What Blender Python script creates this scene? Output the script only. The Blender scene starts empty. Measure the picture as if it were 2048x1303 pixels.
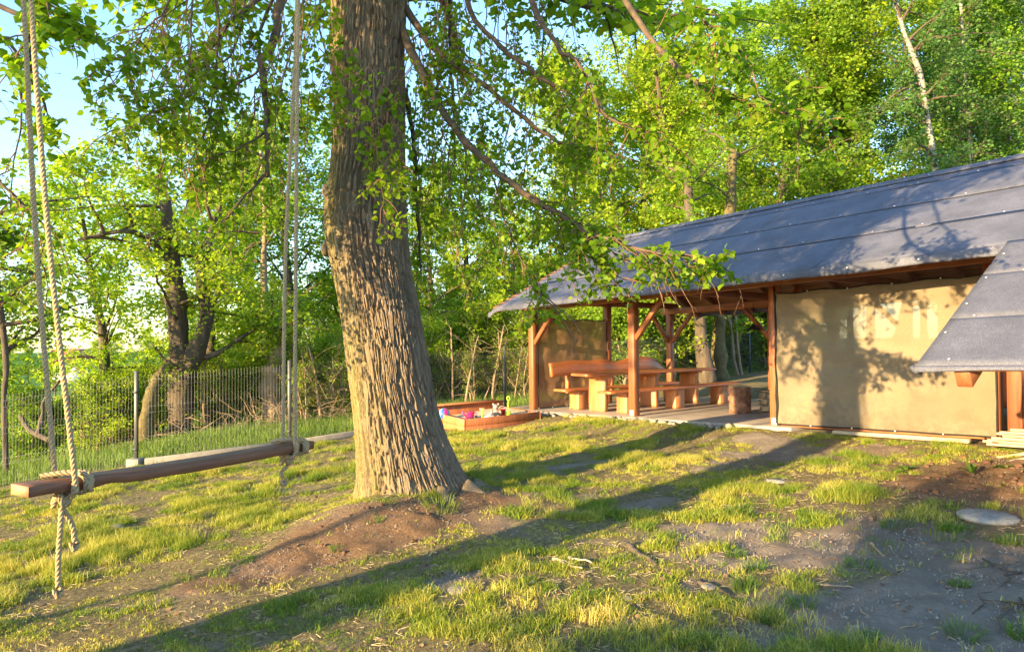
import bpy, math, random
import numpy as np
from mathutils import Vector, Matrix

# ------------------------------------------------------------------ camera, sky, sun
rad = math.radians
SC = bpy.context.scene
F_PX, PITCH, ROLL, CAM_Z = 1422.1, .0199, -.0077, 1.6
_cr, _sr, _c, _s = math.cos(ROLL), math.sin(ROLL), math.cos(PITCH), math.sin(PITCH)
_R0 = np.array([1, 0, 0.]); _U0 = np.array([0, -_s, _c]); FW = np.array([0, _c, _s])
RT = _R0 * _cr + _U0 * _sr; UP = -_R0 * _sr + _U0 * _cr
cam = bpy.data.objects.new('camera', bpy.data.cameras.new('camera'))
SC.collection.objects.link(cam); SC.camera = cam
cam.matrix_world = Matrix(((RT[0], UP[0], -FW[0], 0), (RT[1], UP[1], -FW[1], 0), (RT[2], UP[2], -FW[2], CAM_Z), (0, 0, 0, 1)))
cam.data.sensor_width = 36; cam.data.lens = 36 * F_PX / 2048
cam.data.clip_start = .05; cam.data.clip_end = 3000

SUN_AZ = rad(42.0)          # light travels towards (cos, sin)
SUN_EL = rad(11.0)
world = bpy.data.worlds.new('World'); SC.world = world; world.use_nodes = True
wt = world.node_tree; wt.nodes.clear()
sky = wt.nodes.new('ShaderNodeTexSky'); sky.sky_type = 'NISHITA'; sky.sun_disc = False
sky.sun_elevation = SUN_EL; sky.sun_rotation = math.atan2(-math.cos(SUN_AZ), -math.sin(SUN_AZ))
sky.air_density = 1.0; sky.dust_density = .35; sky.ozone_density = 2.6
bg = wt.nodes.new('ShaderNodeBackground'); bg.inputs['Strength'].default_value = .15
wo = wt.nodes.new('ShaderNodeOutputWorld')
wt.links.new(sky.outputs[0], bg.inputs[0]); wt.links.new(bg.outputs[0], wo.inputs[0])
sl = bpy.data.lights.new('sun', 'SUN'); sl.energy = 4.2; sl.angle = rad(.5); sl.color = (1, .72, .35)
so = bpy.data.objects.new('sun', sl); SC.collection.objects.link(so)
SUN_DIR = Vector((math.cos(SUN_AZ) * math.cos(SUN_EL), math.sin(SUN_AZ) * math.cos(SUN_EL), -math.sin(SUN_EL)))
so.rotation_euler = SUN_DIR.to_track_quat('-Z', 'Y').to_euler()
so.location = (-20, -20, 12)
SC.view_settings.view_transform = 'Standard'; SC.view_settings.look = 'None'
SC.view_settings.exposure = 2.25; SC.view_settings.gamma = 1
SC.view_settings.use_curve_mapping = False
SC.render.engine = 'CYCLES'
SC.cycles.max_bounces = 7; SC.cycles.transparent_max_bounces = 12; SC.cycles.transmission_bounces = 4
SC.cycles.use_denoising = True

rng = np.random.default_rng(7); random.seed(7)

# ------------------------------------------------------------------ geometry of the place
TH = .6668
BU = np.array([math.sin(TH), -math.cos(TH), .0314]); BV = np.array([math.cos(TH), math.sin(TH), 0.]); BA = np.array([.4693, 15.8321, 0.])
BZ = np.array([0, 0, 1.])
FZ = .0546
def bp(a, b, z): return BA + BU * a + BV * b + BZ * z          # a along the front, b to the back, z up
def ray(px, py): return FW + RT * (px - 1024) / F_PX - UP * (py - 651.5) / F_PX
def at(px, py, d):
    r = ray(px, py); return np.array([0, 0, CAM_Z]) + r * d / r[1]

def smooth(x): x = np.clip(x, 0, 1); return x * x * (3 - 2 * x)
def _hash(i, j, s):
    h = (i.astype(np.int64) * 374761393 + j.astype(np.int64) * 668265263 + s * 1442695041) & 0x7fffffff
    h = ((h ^ (h >> 13)) * 1274126177) & 0x7fffffff
    return ((h ^ (h >> 16)) & 0xffff) / 65535.
def vnoise(x, y, s=0, perx=None):
    x = np.asarray(x, float); y = np.asarray(y, float)
    i = np.floor(x).astype(np.int64); j = np.floor(y).astype(np.int64); fx = x - i; fy = y - j
    fx = fx * fx * (3 - 2 * fx); fy = fy * fy * (3 - 2 * fy)
    i1 = i + 1
    if perx: i = i % perx; i1 = i1 % perx
    return (_hash(i, j, s) * (1 - fx) + _hash(i1, j, s) * fx) * (1 - fy) + (_hash(i, j + 1, s) * (1 - fx) + _hash(i1, j + 1, s) * fx) * fy
def fbm(x, y, s=0, o=4):
    v = 0; a = .5; t = 0
    for k in range(o): v = v + a * vnoise(x * 2 ** k, y * 2 ** k, s + k); t += a; a *= .5
    return v / t

TX, TY = -1.02, 7.75        # the big linden
def gz(x, y):
    x = np.asarray(x, float); y = np.asarray(y, float)
    z = -.09 + .055 * np.clip(x, -60, 14)
    z = z - .09 * np.clip(-6.3 - x, 0, 6) * smooth((y - 6) / 5)
    z = z + .13 * np.clip(-12.3 - x, 0, 40) * .35
    z = z - .04 * np.clip(y - 21, 0, 200) * smooth((8 - x) / 14 + .3)
    dx = x - TX; dy = y - TY
    z = z + .22 * np.exp(-((dx / .95) ** 2 + (dy / .95) ** 2)) + .15 * np.exp(-(((x + 1.45) / .62) ** 2 + ((y - 6.75) / .50) ** 2)) + .05 * np.exp(-(((x + 1.9) / .6) ** 2 + ((y - 6.1) / .4) ** 2))
    near = np.exp(-(x * x + (y - 8) ** 2) / 200)
    z = z + near * (.05 * (fbm(x * .9, y * .9, 3) - .5) + .028 * (fbm(x * 4.2, y * 4.2, 9, 3) - .5))
    # levelled strip before the hut floor
    hx = x - BA[0]; hy = y - BA[1]; ha = (hx * BV[1] - hy * BV[0]) / (BU[0] * BV[1] - BU[1] * BV[0]); hbq = hx * BV[0] + hy * BV[1]
    wgt = smooth(1.25 - np.maximum(-.2 - hbq, 0) / 1.1) * smooth((ha + 1.0) / .8) * smooth((11.5 - ha) / 2) * (hbq < 6.5)
    z = z * (1 - wgt) + wgt * (FZ - .055 + .0314 * ha - .02 * smooth((ha - 6) / 1.0) + .03 * (fbm(x * 3, y * 3, 19, 3) - .5) * (hbq < -.25))
    return z
def ground_at(px, py):
    z = -.1
    for k in range(25):
        r = ray(px, py); t = (z - CAM_Z) / r[2]; q = r * t
        z = .5 * z + .5 * float(gz(q[0], q[1]))
    return np.array([q[0], q[1], float(gz(q[0], q[1]))])

# soil / grass mask: 1 = bare soil
SOIL = []
def soil_px(px, py, rx, ry, ang=0, w=1.0):
    q = ground_at(px, py); SOIL.append((q[0], q[1], rx, ry, ang, w))
for a in [(650, 1090, .95, .40, .75, 1.3), (810, 1035, .65, .48, .4, 1.35), (950, 1000, .5, .26, .6, 1.0), (460, 1165, .6, .16, .6, .8),
          (1750, 1090, .9, .7, .5, 1.2), (1900, 1200, 1.2, .6, .3, 1.2), (1620, 1230, .55, .42, .5, 1.1), (1480, 1060, .5, .35, .5, .9),
          (1980, 960, 1.4, .9, .4, 1.1), (1600, 905, 1.1, .5, -.3, .95), (1480, 925, .6, .3, 0, .6), (1150, 930, .9, .16, .4, .8),
          (1060, 950, .6, .15, .4, .7), (1520, 880, 1.2, .35, -.8, .7), (1960, 1110, .6, .4, 0, 1.2), (1280, 1010, .6, .16, .4, .6),
          (880, 1170, .3, .14, .6, .7), (1750, 870, 1.5, .28, -.8, .9), (1950, 1290, .8, .5, 0, .9)]:
    soil_px(*a)
def soil(x, y):
    s = np.zeros(np.shape(x))
    for (cx, cy, rx, ry, an, w) in SOIL:
        c, sn = math.cos(an), math.sin(an); dx = x - cx; dy = y - cy
        u = (dx * c + dy * sn) / rx; v = (-dx * sn + dy * c) / ry
        s = np.maximum(s, w * np.exp(-(u * u + v * v) * .8))
    n = fbm(x * 1.7, y * 1.7, 21, 4)
    return smooth((s * 1.35 + (n - .5) * 1.9 + .35 * (vnoise(x * 9, y * 9, 23) - .5) - .25) / .7)

# ------------------------------------------------------------------ mesh helpers
def mesh_from(name, V, Fc, smooth_=False, attr=None):
    V = np.ascontiguousarray(V, dtype=np.float32); Fc = np.ascontiguousarray(Fc, dtype=np.int32)
    me = bpy.data.meshes.new(name); k = Fc.shape[1]
    me.vertices.add(len(V)); me.vertices.foreach_set('co', V.ravel())
    me.loops.add(Fc.size); me.loops.foreach_set('vertex_index', Fc.ravel())
    me.polygons.add(len(Fc)); me.polygons.foreach_set('loop_start', np.arange(0, Fc.size, k, dtype=np.int32))
    me.polygons.foreach_set('loop_total', np.full(len(Fc), k, dtype=np.int32))
    if smooth_: me.polygons.foreach_set('use_smooth', np.ones(len(Fc), dtype=bool))
    if attr is not None:
        for n, a in attr.items():
            at_ = me.attributes.new(n, 'FLOAT', 'POINT'); at_.data.foreach_set('value', np.ascontiguousarray(a, dtype=np.float32))
    me.update(calc_edges=True); me.validate()
    return me
def link(name, me, mat, parent=None):
    o = bpy.data.objects.new(name, me); SC.collection.objects.link(o)
    if mat is not None and not me.materials: me.materials.append(mat)
    if parent is not None: o.parent = parent
    return o
def tag(o, label=None, cat=None, group=None, kind=None):
    if label: o['label'] = label
    if cat: o['category'] = cat
    if group: o['group'] = group
    if kind: o['kind'] = kind
    return o
def empty(name, loc=(0, 0, 0), rz=0):
    o = bpy.data.objects.new(name, None); SC.collection.objects.link(o); o.location = loc; o.rotation_euler = (0, 0, rz)
    o.empty_display_size = .1
    return o
def rebase(root, loc):
    """move an empty to its thing's base without moving its children"""
    loc = Vector([float(c) for c in loc]); root.location = loc
    for ch in root.children: ch.location = Vector(ch.location) - loc

class MB:
    def __init__(s): s.V = []; s.Q = []; s.T = []; s.n = 0; s.A = []
    def add(s, V, Q=None, T=None, a=None):
        V = np.asarray(V, float).reshape(-1, 3)
        if Q is not None and len(Q): s.Q.append(np.asarray(Q, int) + s.n)
        if T is not None and len(T): s.T.append(np.asarray(T, int) + s.n)
        s.V.append(V); s.A.append(np.full(len(V), 0. if a is None else a) if not isinstance(a, np.ndarray) else a); s.n += len(V)
        return s
    def box(s, o, ex, ey, ez):
        o, ex, ey, ez = [np.asarray(q, float) for q in (o, ex, ey, ez)]
        V = [o, o + ex, o + ex + ey, o + ey, o + ez, o + ex + ez, o + ex + ey + ez, o + ey + ez]
        Q = [[0, 3, 2, 1], [4, 5, 6, 7], [0, 1, 5, 4], [1, 2, 6, 5], [2, 3, 7, 6], [3, 0, 4, 7]]
        if np.dot(np.cross(ex, ey), ez) < 0: Q = [q[::-1] for q in Q]
        return s.add(V, Q)
    def tube(s, P, R, n=6, cap=True, a=None):
        P = np.asarray(P, float); m = len(P); R = np.broadcast_to(np.asarray(R, float), (m,))
        T = np.gradient(P, axis=0); T /= np.linalg.norm(T, axis=1)[:, None] + 1e-9
        ref = np.array([0, 0, 1.]) if abs(T[0][2]) < .9 else np.array([1., 0, 0])
        N = np.cross(T, ref); N /= np.linalg.norm(N, axis=1)[:, None] + 1e-9
        for i in range(1, m):
            w = N[i - 1] - T[i] * np.dot(N[i - 1], T[i]); l = np.linalg.norm(w)
            if l > 1e-6: N[i] = w / l
        B = np.cross(T, N); an = np.arange(n) * 2 * math.pi / n
        V = P[:, None, :] + R[:, None, None] * (N[:, None, :] * np.cos(an)[None, :, None] + B[:, None, :] * np.sin(an)[None, :, None])
        i = np.arange(m - 1)[:, None]; j = np.arange(n)[None, :]; j1 = (j + 1) % n
        Q = np.stack([i * n + j, i * n + j1, (i + 1) * n + j1, (i + 1) * n + j], -1).reshape(-1, 4)
        s.add(V.reshape(-1, 3), Q, a=a)
        if cap and n >= 3:
            b = s.n; s.add([P[0], P[-1]], a=a)
            o0 = b - m * n
            t = [[b, o0 + (k + 1) % n, o0 + k] for k in range(n)] + [[b + 1, o0 + (m - 1) * n + k, o0 + (m - 1) * n + (k + 1) % n] for k in range(n)]
            s.T.append(np.array(t))
        return s
    def mesh(s, name, sm=False):
        V = np.concatenate(s.V); A = np.concatenate(s.A)
        F = []
        if s.Q: q = np.concatenate(s.Q); F += [q[:, [0, 1, 2]], q[:, [0, 2, 3]]]
        if s.T: F.append(np.concatenate(s.T))
        if s.Q and not s.T: return mesh_from(name, V, np.concatenate(s.Q), sm, {'m': A})
        if s.Q:
            q = np.concatenate(s.Q); t = np.concatenate(s.T)
            me = bpy.data.meshes.new(name)
            me.vertices.add(len(V)); me.vertices.foreach_set('co', V.astype(np.float32).ravel())
            L = np.concatenate([q.ravel(), t.ravel()]).astype(np.int32)
            me.loops.add(len(L)); me.loops.foreach_set('vertex_index', L)
            tot = np.concatenate([np.full(len(q), 4), np.full(len(t), 3)]).astype(np.int32)
            st = np.concatenate([[0], np.cumsum(tot)[:-1]]).astype(np.int32)
            me.polygons.add(len(tot)); me.polygons.foreach_set('loop_start', st); me.polygons.foreach_set('loop_total', tot)
            if sm: me.polygons.foreach_set('use_smooth', np.ones(len(tot), dtype=bool))
            a_ = me.attributes.new('m', 'FLOAT', 'POINT'); a_.data.foreach_set('value', A.astype(np.float32))
            me.update(calc_edges=True); me.validate(); return me
        return mesh_from(name, V, F[0], sm, {'m': A})
    def obj(s, name, mat, parent=None, sm=False, bevel=0):
        o = link(name, s.mesh(name, sm), mat, parent)
        if bevel:
            m = o.modifiers.new('b', 'BEVEL'); m.width = bevel; m.segments = 1 if bevel < .01 else 2; m.limit_method = 'ANGLE'
        return o

def lathe(prof, n=16, c=(0, 0, 0)):
    prof = np.array(prof, float); m = len(prof); an = np.arange(n) * 2 * math.pi / n
    V = np.stack([prof[:, 0][:, None] * np.cos(an), prof[:, 0][:, None] * np.sin(an), np.repeat(prof[:, 1][:, None], n, 1)], -1).reshape(-1, 3) + np.array(c)
    i = np.arange(m - 1)[:, None]; j = np.arange(n)[None, :]; j1 = (j + 1) % n
    return V, np.stack([i * n + j, i * n + j1, (i + 1) * n + j1, (i + 1) * n + j], -1).reshape(-1, 4)
def blob(r, sx=1, sy=1, sz=1, seed=0, amp=.15, n=10, m=7):
    th = np.linspace(0, math.pi, m); V, Q = lathe(np.stack([np.sin(th) * 1., -np.cos(th)], 1), n)
    k = 1 + amp * 2 * (vnoise(V[:, 0] * 1.7 + 9 + seed * 3.1, V[:, 1] * 1.7 + V[:, 2] * 1.3 + 5, seed) - .5)
    return V * k[:, None] * np.array([sx, sy, sz]) * r, Q

# ------------------------------------------------------------------ materials
def nmat(name):
    m = bpy.data.materials.new(name); m.use_nodes = True; nt = m.node_tree
    return m, nt, nt.nodes['Principled BSDF'], nt.nodes['Material Output']
def node(nt, t, **kw):
    n = nt.nodes.new(t)
    for k, v in kw.items(): setattr(n, k, v)
    return n
def noise(nt, scale, detail=5, rough=.6, coord='Object', sc=(1, 1, 1), dist=0, rot=0):
    tc = node(nt, 'ShaderNodeTexCoord'); mr_ = node(nt, 'ShaderNodeMapping'); mr_.inputs['Rotation'].default_value = (0, 0, -rot)
    mp = node(nt, 'ShaderNodeMapping'); mp.inputs['Scale'].default_value = sc
    nn = node(nt, 'ShaderNodeTexNoise'); nn.inputs['Scale'].default_value = scale; nn.inputs['Detail'].default_value = detail
    nn.inputs['Roughness'].default_value = rough; nn.inputs['Distortion'].default_value = dist
    nt.links.new(tc.outputs[coord], mr_.inputs[0]); nt.links.new(mr_.outputs[0], mp.inputs[0]); nt.links.new(mp.outputs[0], nn.inputs['Vector'])
    return nn.outputs['Fac']
def ramp(nt, fac, stops):
    r = node(nt, 'ShaderNodeValToRGB'); e = r.color_ramp.elements
    while len(e) < len(stops): e.new(.5)
    for i, (p, c) in enumerate(stops): e[i].position = p; e[i].color = (*c, 1)
    nt.links.new(fac, r.inputs[0]); return r.outputs[0]
def mix(nt, fac, a, b, mode='MIX'):
    m = node(nt, 'ShaderNodeMix', data_type='RGBA', blend_type=mode)
    for s, v in ((0, fac), (6, a), (7, b)):
        if hasattr(v, 'links') or hasattr(v, 'is_linked'): nt.links.new(v, m.inputs[s])
        elif isinstance(v, (int, float)): m.inputs[s].default_value = v
        else: m.inputs[s].default_value = (*v, 1)
    return m.outputs[2]
def attr(nt, n='m'):
    return node(nt, 'ShaderNodeAttribute', attribute_name=n).outputs['Fac']
def bump(nt, h, bsdf, strength=.4, dist=.01):
    b = node(nt, 'ShaderNodeBump'); b.inputs['Strength'].default_value = strength; b.inputs['Distance'].default_value = dist
    nt.links.new(h, b.inputs['Height']); nt.links.new(b.outputs[0], bsdf.inputs['Normal'])
def simple(name, col, rough=.6, var=.25, scale=30, metal=0, bmp=.2, bd=.002, sc=(1, 1, 1)):
    m, nt, b, o = nmat(name)
    f = noise(nt, scale, sc=sc)
    c2 = tuple(max(0, c * (1 - var)) for c in col); c1 = tuple(min(1, c * (1 + var)) for c in col)
    nt.links.new(ramp(nt, f, [(.3, c2), (.7, c1)]), b.inputs['Base Color'])
    b.inputs['Roughness'].default_value = rough; b.inputs['Metallic'].default_value = metal
    if bmp: bump(nt, f, b, bmp, bd)
    return m
def wood(name, dark, light, axis=(0, 0, 1), rough=.55, rot=0):
    m, nt, b, o = nmat(name)
    sc = tuple(.08 if abs(a) > .5 else 1. for a in axis)
    g = noise(nt, 38, 6, .65, 'Object', sc, .6, rot); g2 = noise(nt, 5, 3, .5)
    c = ramp(nt, g, [(.36, dark), (.56, light)])
    oi = node(nt, 'ShaderNodeObjectInfo')
    c = mix(nt, .5, c, ramp(nt, oi.outputs['Random'], [(0, tuple(q * .7 for q in light)), (1, light)]))
    g3 = noise(nt, 9, 4, .6, 'Object', sc, 1.2, rot); c = mix(nt, mix_f(nt, g3, .48, .62, .65), c, tuple(q * .5 for q in light))
    c = mix(nt, mix_f(nt, g2, .45, .75, .5), c, tuple(q * .62 for q in light))
    nt.links.new(c, b.inputs['Base Color']); b.inputs['Roughness'].default_value = rough
    bump(nt, g, b, .5, .002)
    return m
def mix_f(nt, fac, lo, hi, scale=1.):
    r = node(nt, 'ShaderNodeMapRange'); r.inputs[1].default_value = lo; r.inputs[2].default_value = hi; r.inputs[4].default_value = scale
    nt.links.new(fac, r.inputs[0]); return r.outputs[0]
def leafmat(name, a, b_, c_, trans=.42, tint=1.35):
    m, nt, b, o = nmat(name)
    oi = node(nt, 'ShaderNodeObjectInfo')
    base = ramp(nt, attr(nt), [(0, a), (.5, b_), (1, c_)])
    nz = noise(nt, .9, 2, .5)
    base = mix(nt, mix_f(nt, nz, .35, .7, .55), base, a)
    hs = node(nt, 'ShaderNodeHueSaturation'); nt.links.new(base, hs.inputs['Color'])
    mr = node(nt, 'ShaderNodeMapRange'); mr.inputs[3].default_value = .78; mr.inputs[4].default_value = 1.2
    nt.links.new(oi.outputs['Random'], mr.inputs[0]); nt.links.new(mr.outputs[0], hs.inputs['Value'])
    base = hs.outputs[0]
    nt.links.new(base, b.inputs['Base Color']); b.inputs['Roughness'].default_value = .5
    b.inputs['Specular IOR Level'].default_value = .35
    tr = node(nt, 'ShaderNodeBsdfTranslucent')
    tc = mix(nt, 1., base, (tint, tint, .45), 'MULTIPLY'); nt.links.new(tc, tr.inputs[0])
    ms = node(nt, 'ShaderNodeMixShader'); ms.inputs[0].default_value = trans
    nt.links.new(b.outputs[0], ms.inputs[1]); nt.links.new(tr.outputs[0], ms.inputs[2]); nt.links.new(ms.outputs[0], o.inputs[0])
    return m

M = {}
M['leaf_linden'] = leafmat('leaf_linden', (.09, .21, .015), (.23, .38, .02), (.42, .50, .035), .5, 1.5)
M['leaf_yellow'] = leafmat('leaf_yellow', (.15, .25, .02), (.32, .44, .03), (.50, .56, .05), .5, 1.45)
M['leaf_green'] = leafmat('leaf_green', (.10, .22, .02), (.22, .37, .03), (.40, .50, .05), .5, 1.4)
M['leaf_birch'] = leafmat('leaf_birch', (.07, .17, .05), (.13, .27, .065), (.24, .37, .08), .42)  # darker than the neighbouring crowns' greens: stands in for shade on the birches
M['leaf_dark'] = leafmat('leaf_dark', (.03, .075, .015), (.055, .12, .02), (.10, .18, .03), .3)
M['grass'] = leafmat('grass', (.10, .19, .02), (.37, .38, .03), (.68, .54, .18), .3, 1.2)
M['tall_grass'] = leafmat('tall_grass', (.07, .15, .025), (.14, .23, .035), (.32, .36, .06), .35, 1.2)
M['straw'] = simple('straw', (.36, .29, .16), .8, .5, 6, bmp=0)

# ground
m, nt, b, o = nmat('ground'); M['ground'] = m
at_s = attr(nt, 'soil'); at_f = attr(nt, 'field')
n1 = noise(nt, 3.1, 8, .7, 'Object'); n2 = noise(nt, 30, 6, .75, 'Object'); n3 = noise(nt, 120, 4, .8, 'Object'); n4 = noise(nt, .55, 3, .5)
soilc = ramp(nt, n1, [(.3, (.25, .21, .18)), (.52, (.39, .335, .29)), (.7, (.52, .46, .40))])
soilc = mix(nt, mix_f(nt, n2, .42, .62, .6), soilc, (.33, .25, .18))
brown = attr(nt, 'red')
soilc = mix(nt, brown, soilc, ramp(nt, n2, [(.3, (.20, .115, .065)), (.7, (.44, .275, .165))]))
lawn = ramp(nt, n2, [(.3, (.12, .10, .045)), (.48, (.27, .215, .11)), (.64, (.44, .35, .20))])
col = mix(nt, at_s, lawn, soilc)
fld = ramp(nt, n4, [(.3, (.045, .13, .03)), (.7, (.09, .20, .045))])
col = mix(nt, at_f, col, fld)
nt.links.new(col, b.inputs['Base Color']); b.inputs['Roughness'].default_value = .95; b.inputs['Specular IOR Level'].default_value = .1
ad = node(nt, 'ShaderNodeMath', operation='ADD'); mu = node(nt, 'ShaderNodeMath', operation='MULTIPLY'); mu.inputs[1].default_value = .35
nt.links.new(n3, mu.inputs[0]); nt.links.new(n2, ad.inputs[0]); nt.links.new(mu.outputs[0], ad.inputs[1])
bump(nt, ad.outputs[0], b, 1., .06)

# bark of the linden (moss by attribute)
m, nt, b, o = nmat('linden_bark'); M['bark'] = m
n1 = noise(nt, 9, 8, .7, 'Object', (1, 1, .25)); n2 = noise(nt, 60, 6, .7, 'Object', (1, 1, .3))
c = ramp(nt, n1, [(.3, (.12, .085, .06)), (.5, (.22, .16, .11)), (.7, (.36, .27, .185))])
c = mix(nt, mix_f(nt, n2, .4, .65, .5), c, (.32, .25, .185))
mossn = noise(nt, 7, 6, .7, 'Object', (1, 1, .12))
mf = node(nt, 'ShaderNodeMath', operation='MULTIPLY'); nt.links.new(mix_f(nt, mossn, .25, .75, .9), mf.inputs[0]); nt.links.new(attr(nt, 'm'), mf.inputs[1])
c = mix(nt, mf.outputs[0], c, ramp(nt, n2, [(.3, (.16, .155, .018)), (.7, (.33, .29, .035))]))
nt.links.new(c, b.inputs['Base Color']); b.inputs['Roughness'].default_value = .9
bump(nt, n2, b, 1., .03)

M['limb'] = simple('limb_bark', (.10, .07, .048), .9, .4, 18, bmp=.6, bd=.01)
M['twig'] = simple('twig_bark', (.16, .085, .05), .8, .35, 8, bmp=0)
M['old_bark'] = simple('old_bark', (.085, .065, .048), .95, .45, 7, bmp=.9, bd=.05, sc=(1, 1, .25))
M['pale_bark'] = simple('pale_bark', (.28, .2, .13), .9, .35, 9, bmp=.8, bd=.03, sc=(1, 1, .3))
m, nt, b, o = nmat('birch_bark'); M['birch_bark'] = m
f = noise(nt, 3.5, 5, .7, 'Object', (1, 1, 3.2)); nt.links.new(ramp(nt, f, [(.36, (.05, .045, .04)), (.44, (.20, .19, .17)), (.7, (.32, .30, .27))]), b.inputs['Base Color'])
b.inputs['Roughness'].default_value = .8
M['moss_bark'] = simple('mossy_bark', (.12, .095, .04), .95, .5, 6, bmp=.9, bd=.05)

M['timber'] = wood('stained_timber', (.13, .04, .016), (.36, .125, .05), (0, 0, 1))
M['timber_u'] = wood('stained_timber_long', (.22, .07, .025), (.44, .165, .065), (1, 0, 0), .55, TH - math.pi / 2)
M['slab_wood'] = wood('oiled_slab_wood', (.34, .095, .03), (.52, .175, .06), (1, 0, 0), .42, TH)
M['leg_wood'] = wood('oiled_leg_wood', (.36, .13, .05), (.56, .23, .09), (0, 0, 1), .45)
M['swing_wood'] = wood('swing_plank_wood', (.045, .020, .012), (.21, .085, .042), (1, 0, 0), .6, 1.03)
M['end_wood'] = simple('cut_end_wood', (.42, .23, .11), .6, .3, 40)
M['pale_wood'] = wood('pale_lath_wood', (.42, .32, .20), (.58, .45, .30), (1, 0, 0), .7, TH - math.pi / 2)
M['board_red'] = wood('door_board_wood', (.14, .045, .022), (.28, .095, .045), (0, 0, 1))
M['rope'] = simple('hemp_rope', (.36, .26, .14), .9, .3, 160, bmp=.6, bd=.003)
M['concrete'] = simple('concrete', (.26, .235, .21), .85, .2, 12, bmp=.35, bd=.004)
M['slab'] = simple('slab_concrete', (.30, .255, .225), .6, .2, 3.5, bmp=.15, bd=.003)
M['cover'] = simple('cover_concrete', (.28, .26, .235), .9, .35, 22, bmp=.5, bd=.004)
M['metal'] = simple('fence_post_metal', (.055, .06, .065), .45, .15, 30, .3, 0)
M['wire'] = simple('fence_wire', (.20, .21, .21), .5, .1, 10, .4, 0)
M['black'] = simple('black_cloth', (.012, .011, .012), .8, .3, 30, bmp=0)
M['washer'] = simple('nail_washer', (.75, .75, .76), .35, .1, 10, .6, 0)
M['stone'] = simple('field_stone', (.25, .21, .18), .85, .4, 9, bmp=.6, bd=.01)
M['stone_warm'] = simple('wall_stone', (.42, .34, .24), .85, .4, 6, bmp=.6, bd=.01)
M['mortar'] = simple('mortar', (.22, .19, .16), .95, .3, 40)
M['sand'] = simple('play_sand', (.55, .43, .28), .95, .2, 25, bmp=.7, bd=.02)
M['tile_red'] = simple('roof_tile', (.40, .13, .07), .8, .25, 3)
M['white_wall'] = simple('white_render', (.75, .74, .72), .8, .05, 3, bmp=0)
M['window'] = simple('window_glass', (.03, .035, .04), .1, .1, 3, bmp=0)
def plastic(n, c): M[n] = simple(n, c, .35, .06, 5, bmp=0)
plastic('lime_plastic', (.42, .75, .04)); plastic('pink_plastic', (.80, .03, .22)); plastic('red_plastic', (.60, .04, .03)); plastic('blue_plastic', (.03, .12, .62))
plastic('yellow_plastic', (.85, .55, .04)); plastic('white_plastic', (.78, .78, .80)); plastic('dark_plastic', (.03, .03, .05)); plastic('grey_plush', (.33, .27, .24)); plastic('sky_plastic', (.15, .5, .8))

# roofing felt: grey blue mineral grit
m, nt, b, o = nmat('roofing_felt'); M['felt'] = m
f1 = noise(nt, 170, 3, .85); f2 = noise(nt, 1.7, 6, .7); f3 = noise(nt, 90, 3, .7)
c = ramp(nt, f1, [(.33, (.030, .040, .075)), (.5, (.085, .095, .15)), (.68, (.36, .34, .37))])
c = mix(nt, mix_f(nt, f2, .38, .62, .6), c, (.05, .055, .08)); c = mix(nt, mix_f(nt, f3, .62, .72, .4), c, (.28, .27, .27))
nt.links.new(c, b.inputs['Base Color']); b.inputs['Roughness'].default_value = .75; bump(nt, f1, b, .5, .003)

# woven shade cloth: partly see-through
def cloth(name, ca, cb, thr):
    m, nt, b, o = nmat(name)
    tc = node(nt, 'ShaderNodeTexCoord')
    w1 = node(nt, 'ShaderNodeTexWave', wave_type='BANDS', bands_direction='Z'); w1.inputs['Scale'].default_value = 45; w1.inputs['Distortion'].default_value = 1.2
    nt.links.new(tc.outputs['Object'], w1.inputs['Vector'])
    f = noise(nt, 60, 5, .7, 'Object', (1, 1, 4)); f2 = noise(nt, 1.2, 3, .5)
    c = ramp(nt, f, [(.36, ca), (.64, cb)]); f2.node.inputs['Detail'].default_value = 7; c = mix(nt, mix_f(nt, f2, .4, .66, .55), c, tuple(q * .8 for q in ca))
    sx_n = node(nt, 'ShaderNodeSeparateXYZ'); nt.links.new(tc.outputs['Object'], sx_n.inputs[0]); f4 = noise(nt, 9, 6, .7)
    ds = node(nt, 'ShaderNodeMapRange'); ds.inputs[1].default_value = .5; ds.inputs[2].default_value = .0; nt.links.new(sx_n.outputs['Z'], ds.inputs[0])
    dm = node(nt, 'ShaderNodeMath', operation='MULTIPLY'); nt.links.new(ds.outputs[0], dm.inputs[0]); nt.links.new(mix_f(nt, f4, .42, .66, .8), dm.inputs[1]); c = mix(nt, dm.outputs[0], c, (.17, .12, .085))
    nt.links.new(c, b.inputs['Base Color']); b.inputs['Roughness'].default_value = .85
    bump(nt, w1.outputs['Fac'], b, .25, .002)
    tl = node(nt, 'ShaderNodeBsdfTranslucent'); nt.links.new(c, tl.inputs[0])
    m1 = node(nt, 'ShaderNodeMixShader'); m1.inputs[0].default_value = .25; nt.links.new(b.outputs[0], m1.inputs[1]); nt.links.new(tl.outputs[0], m1.inputs[2])
    tp = node(nt, 'ShaderNodeBsdfTransparent'); m2 = node(nt, 'ShaderNodeMixShader'); m2.inputs[0].default_value = thr
    nt.links.new(m1.outputs[0], m2.inputs[1]); nt.links.new(tp.outputs[0], m2.inputs[2]); nt.links.new(m2.outputs[0], o.inputs[0])
    return m
M['cloth'] = cloth('tan_shade_cloth', (.24, .185, .12), (.34, .275, .185), .08)
M['cloth_thin'] = cloth('brown_shade_cloth', (.32, .165, .085), (.44, .25, .14), .14)

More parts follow.
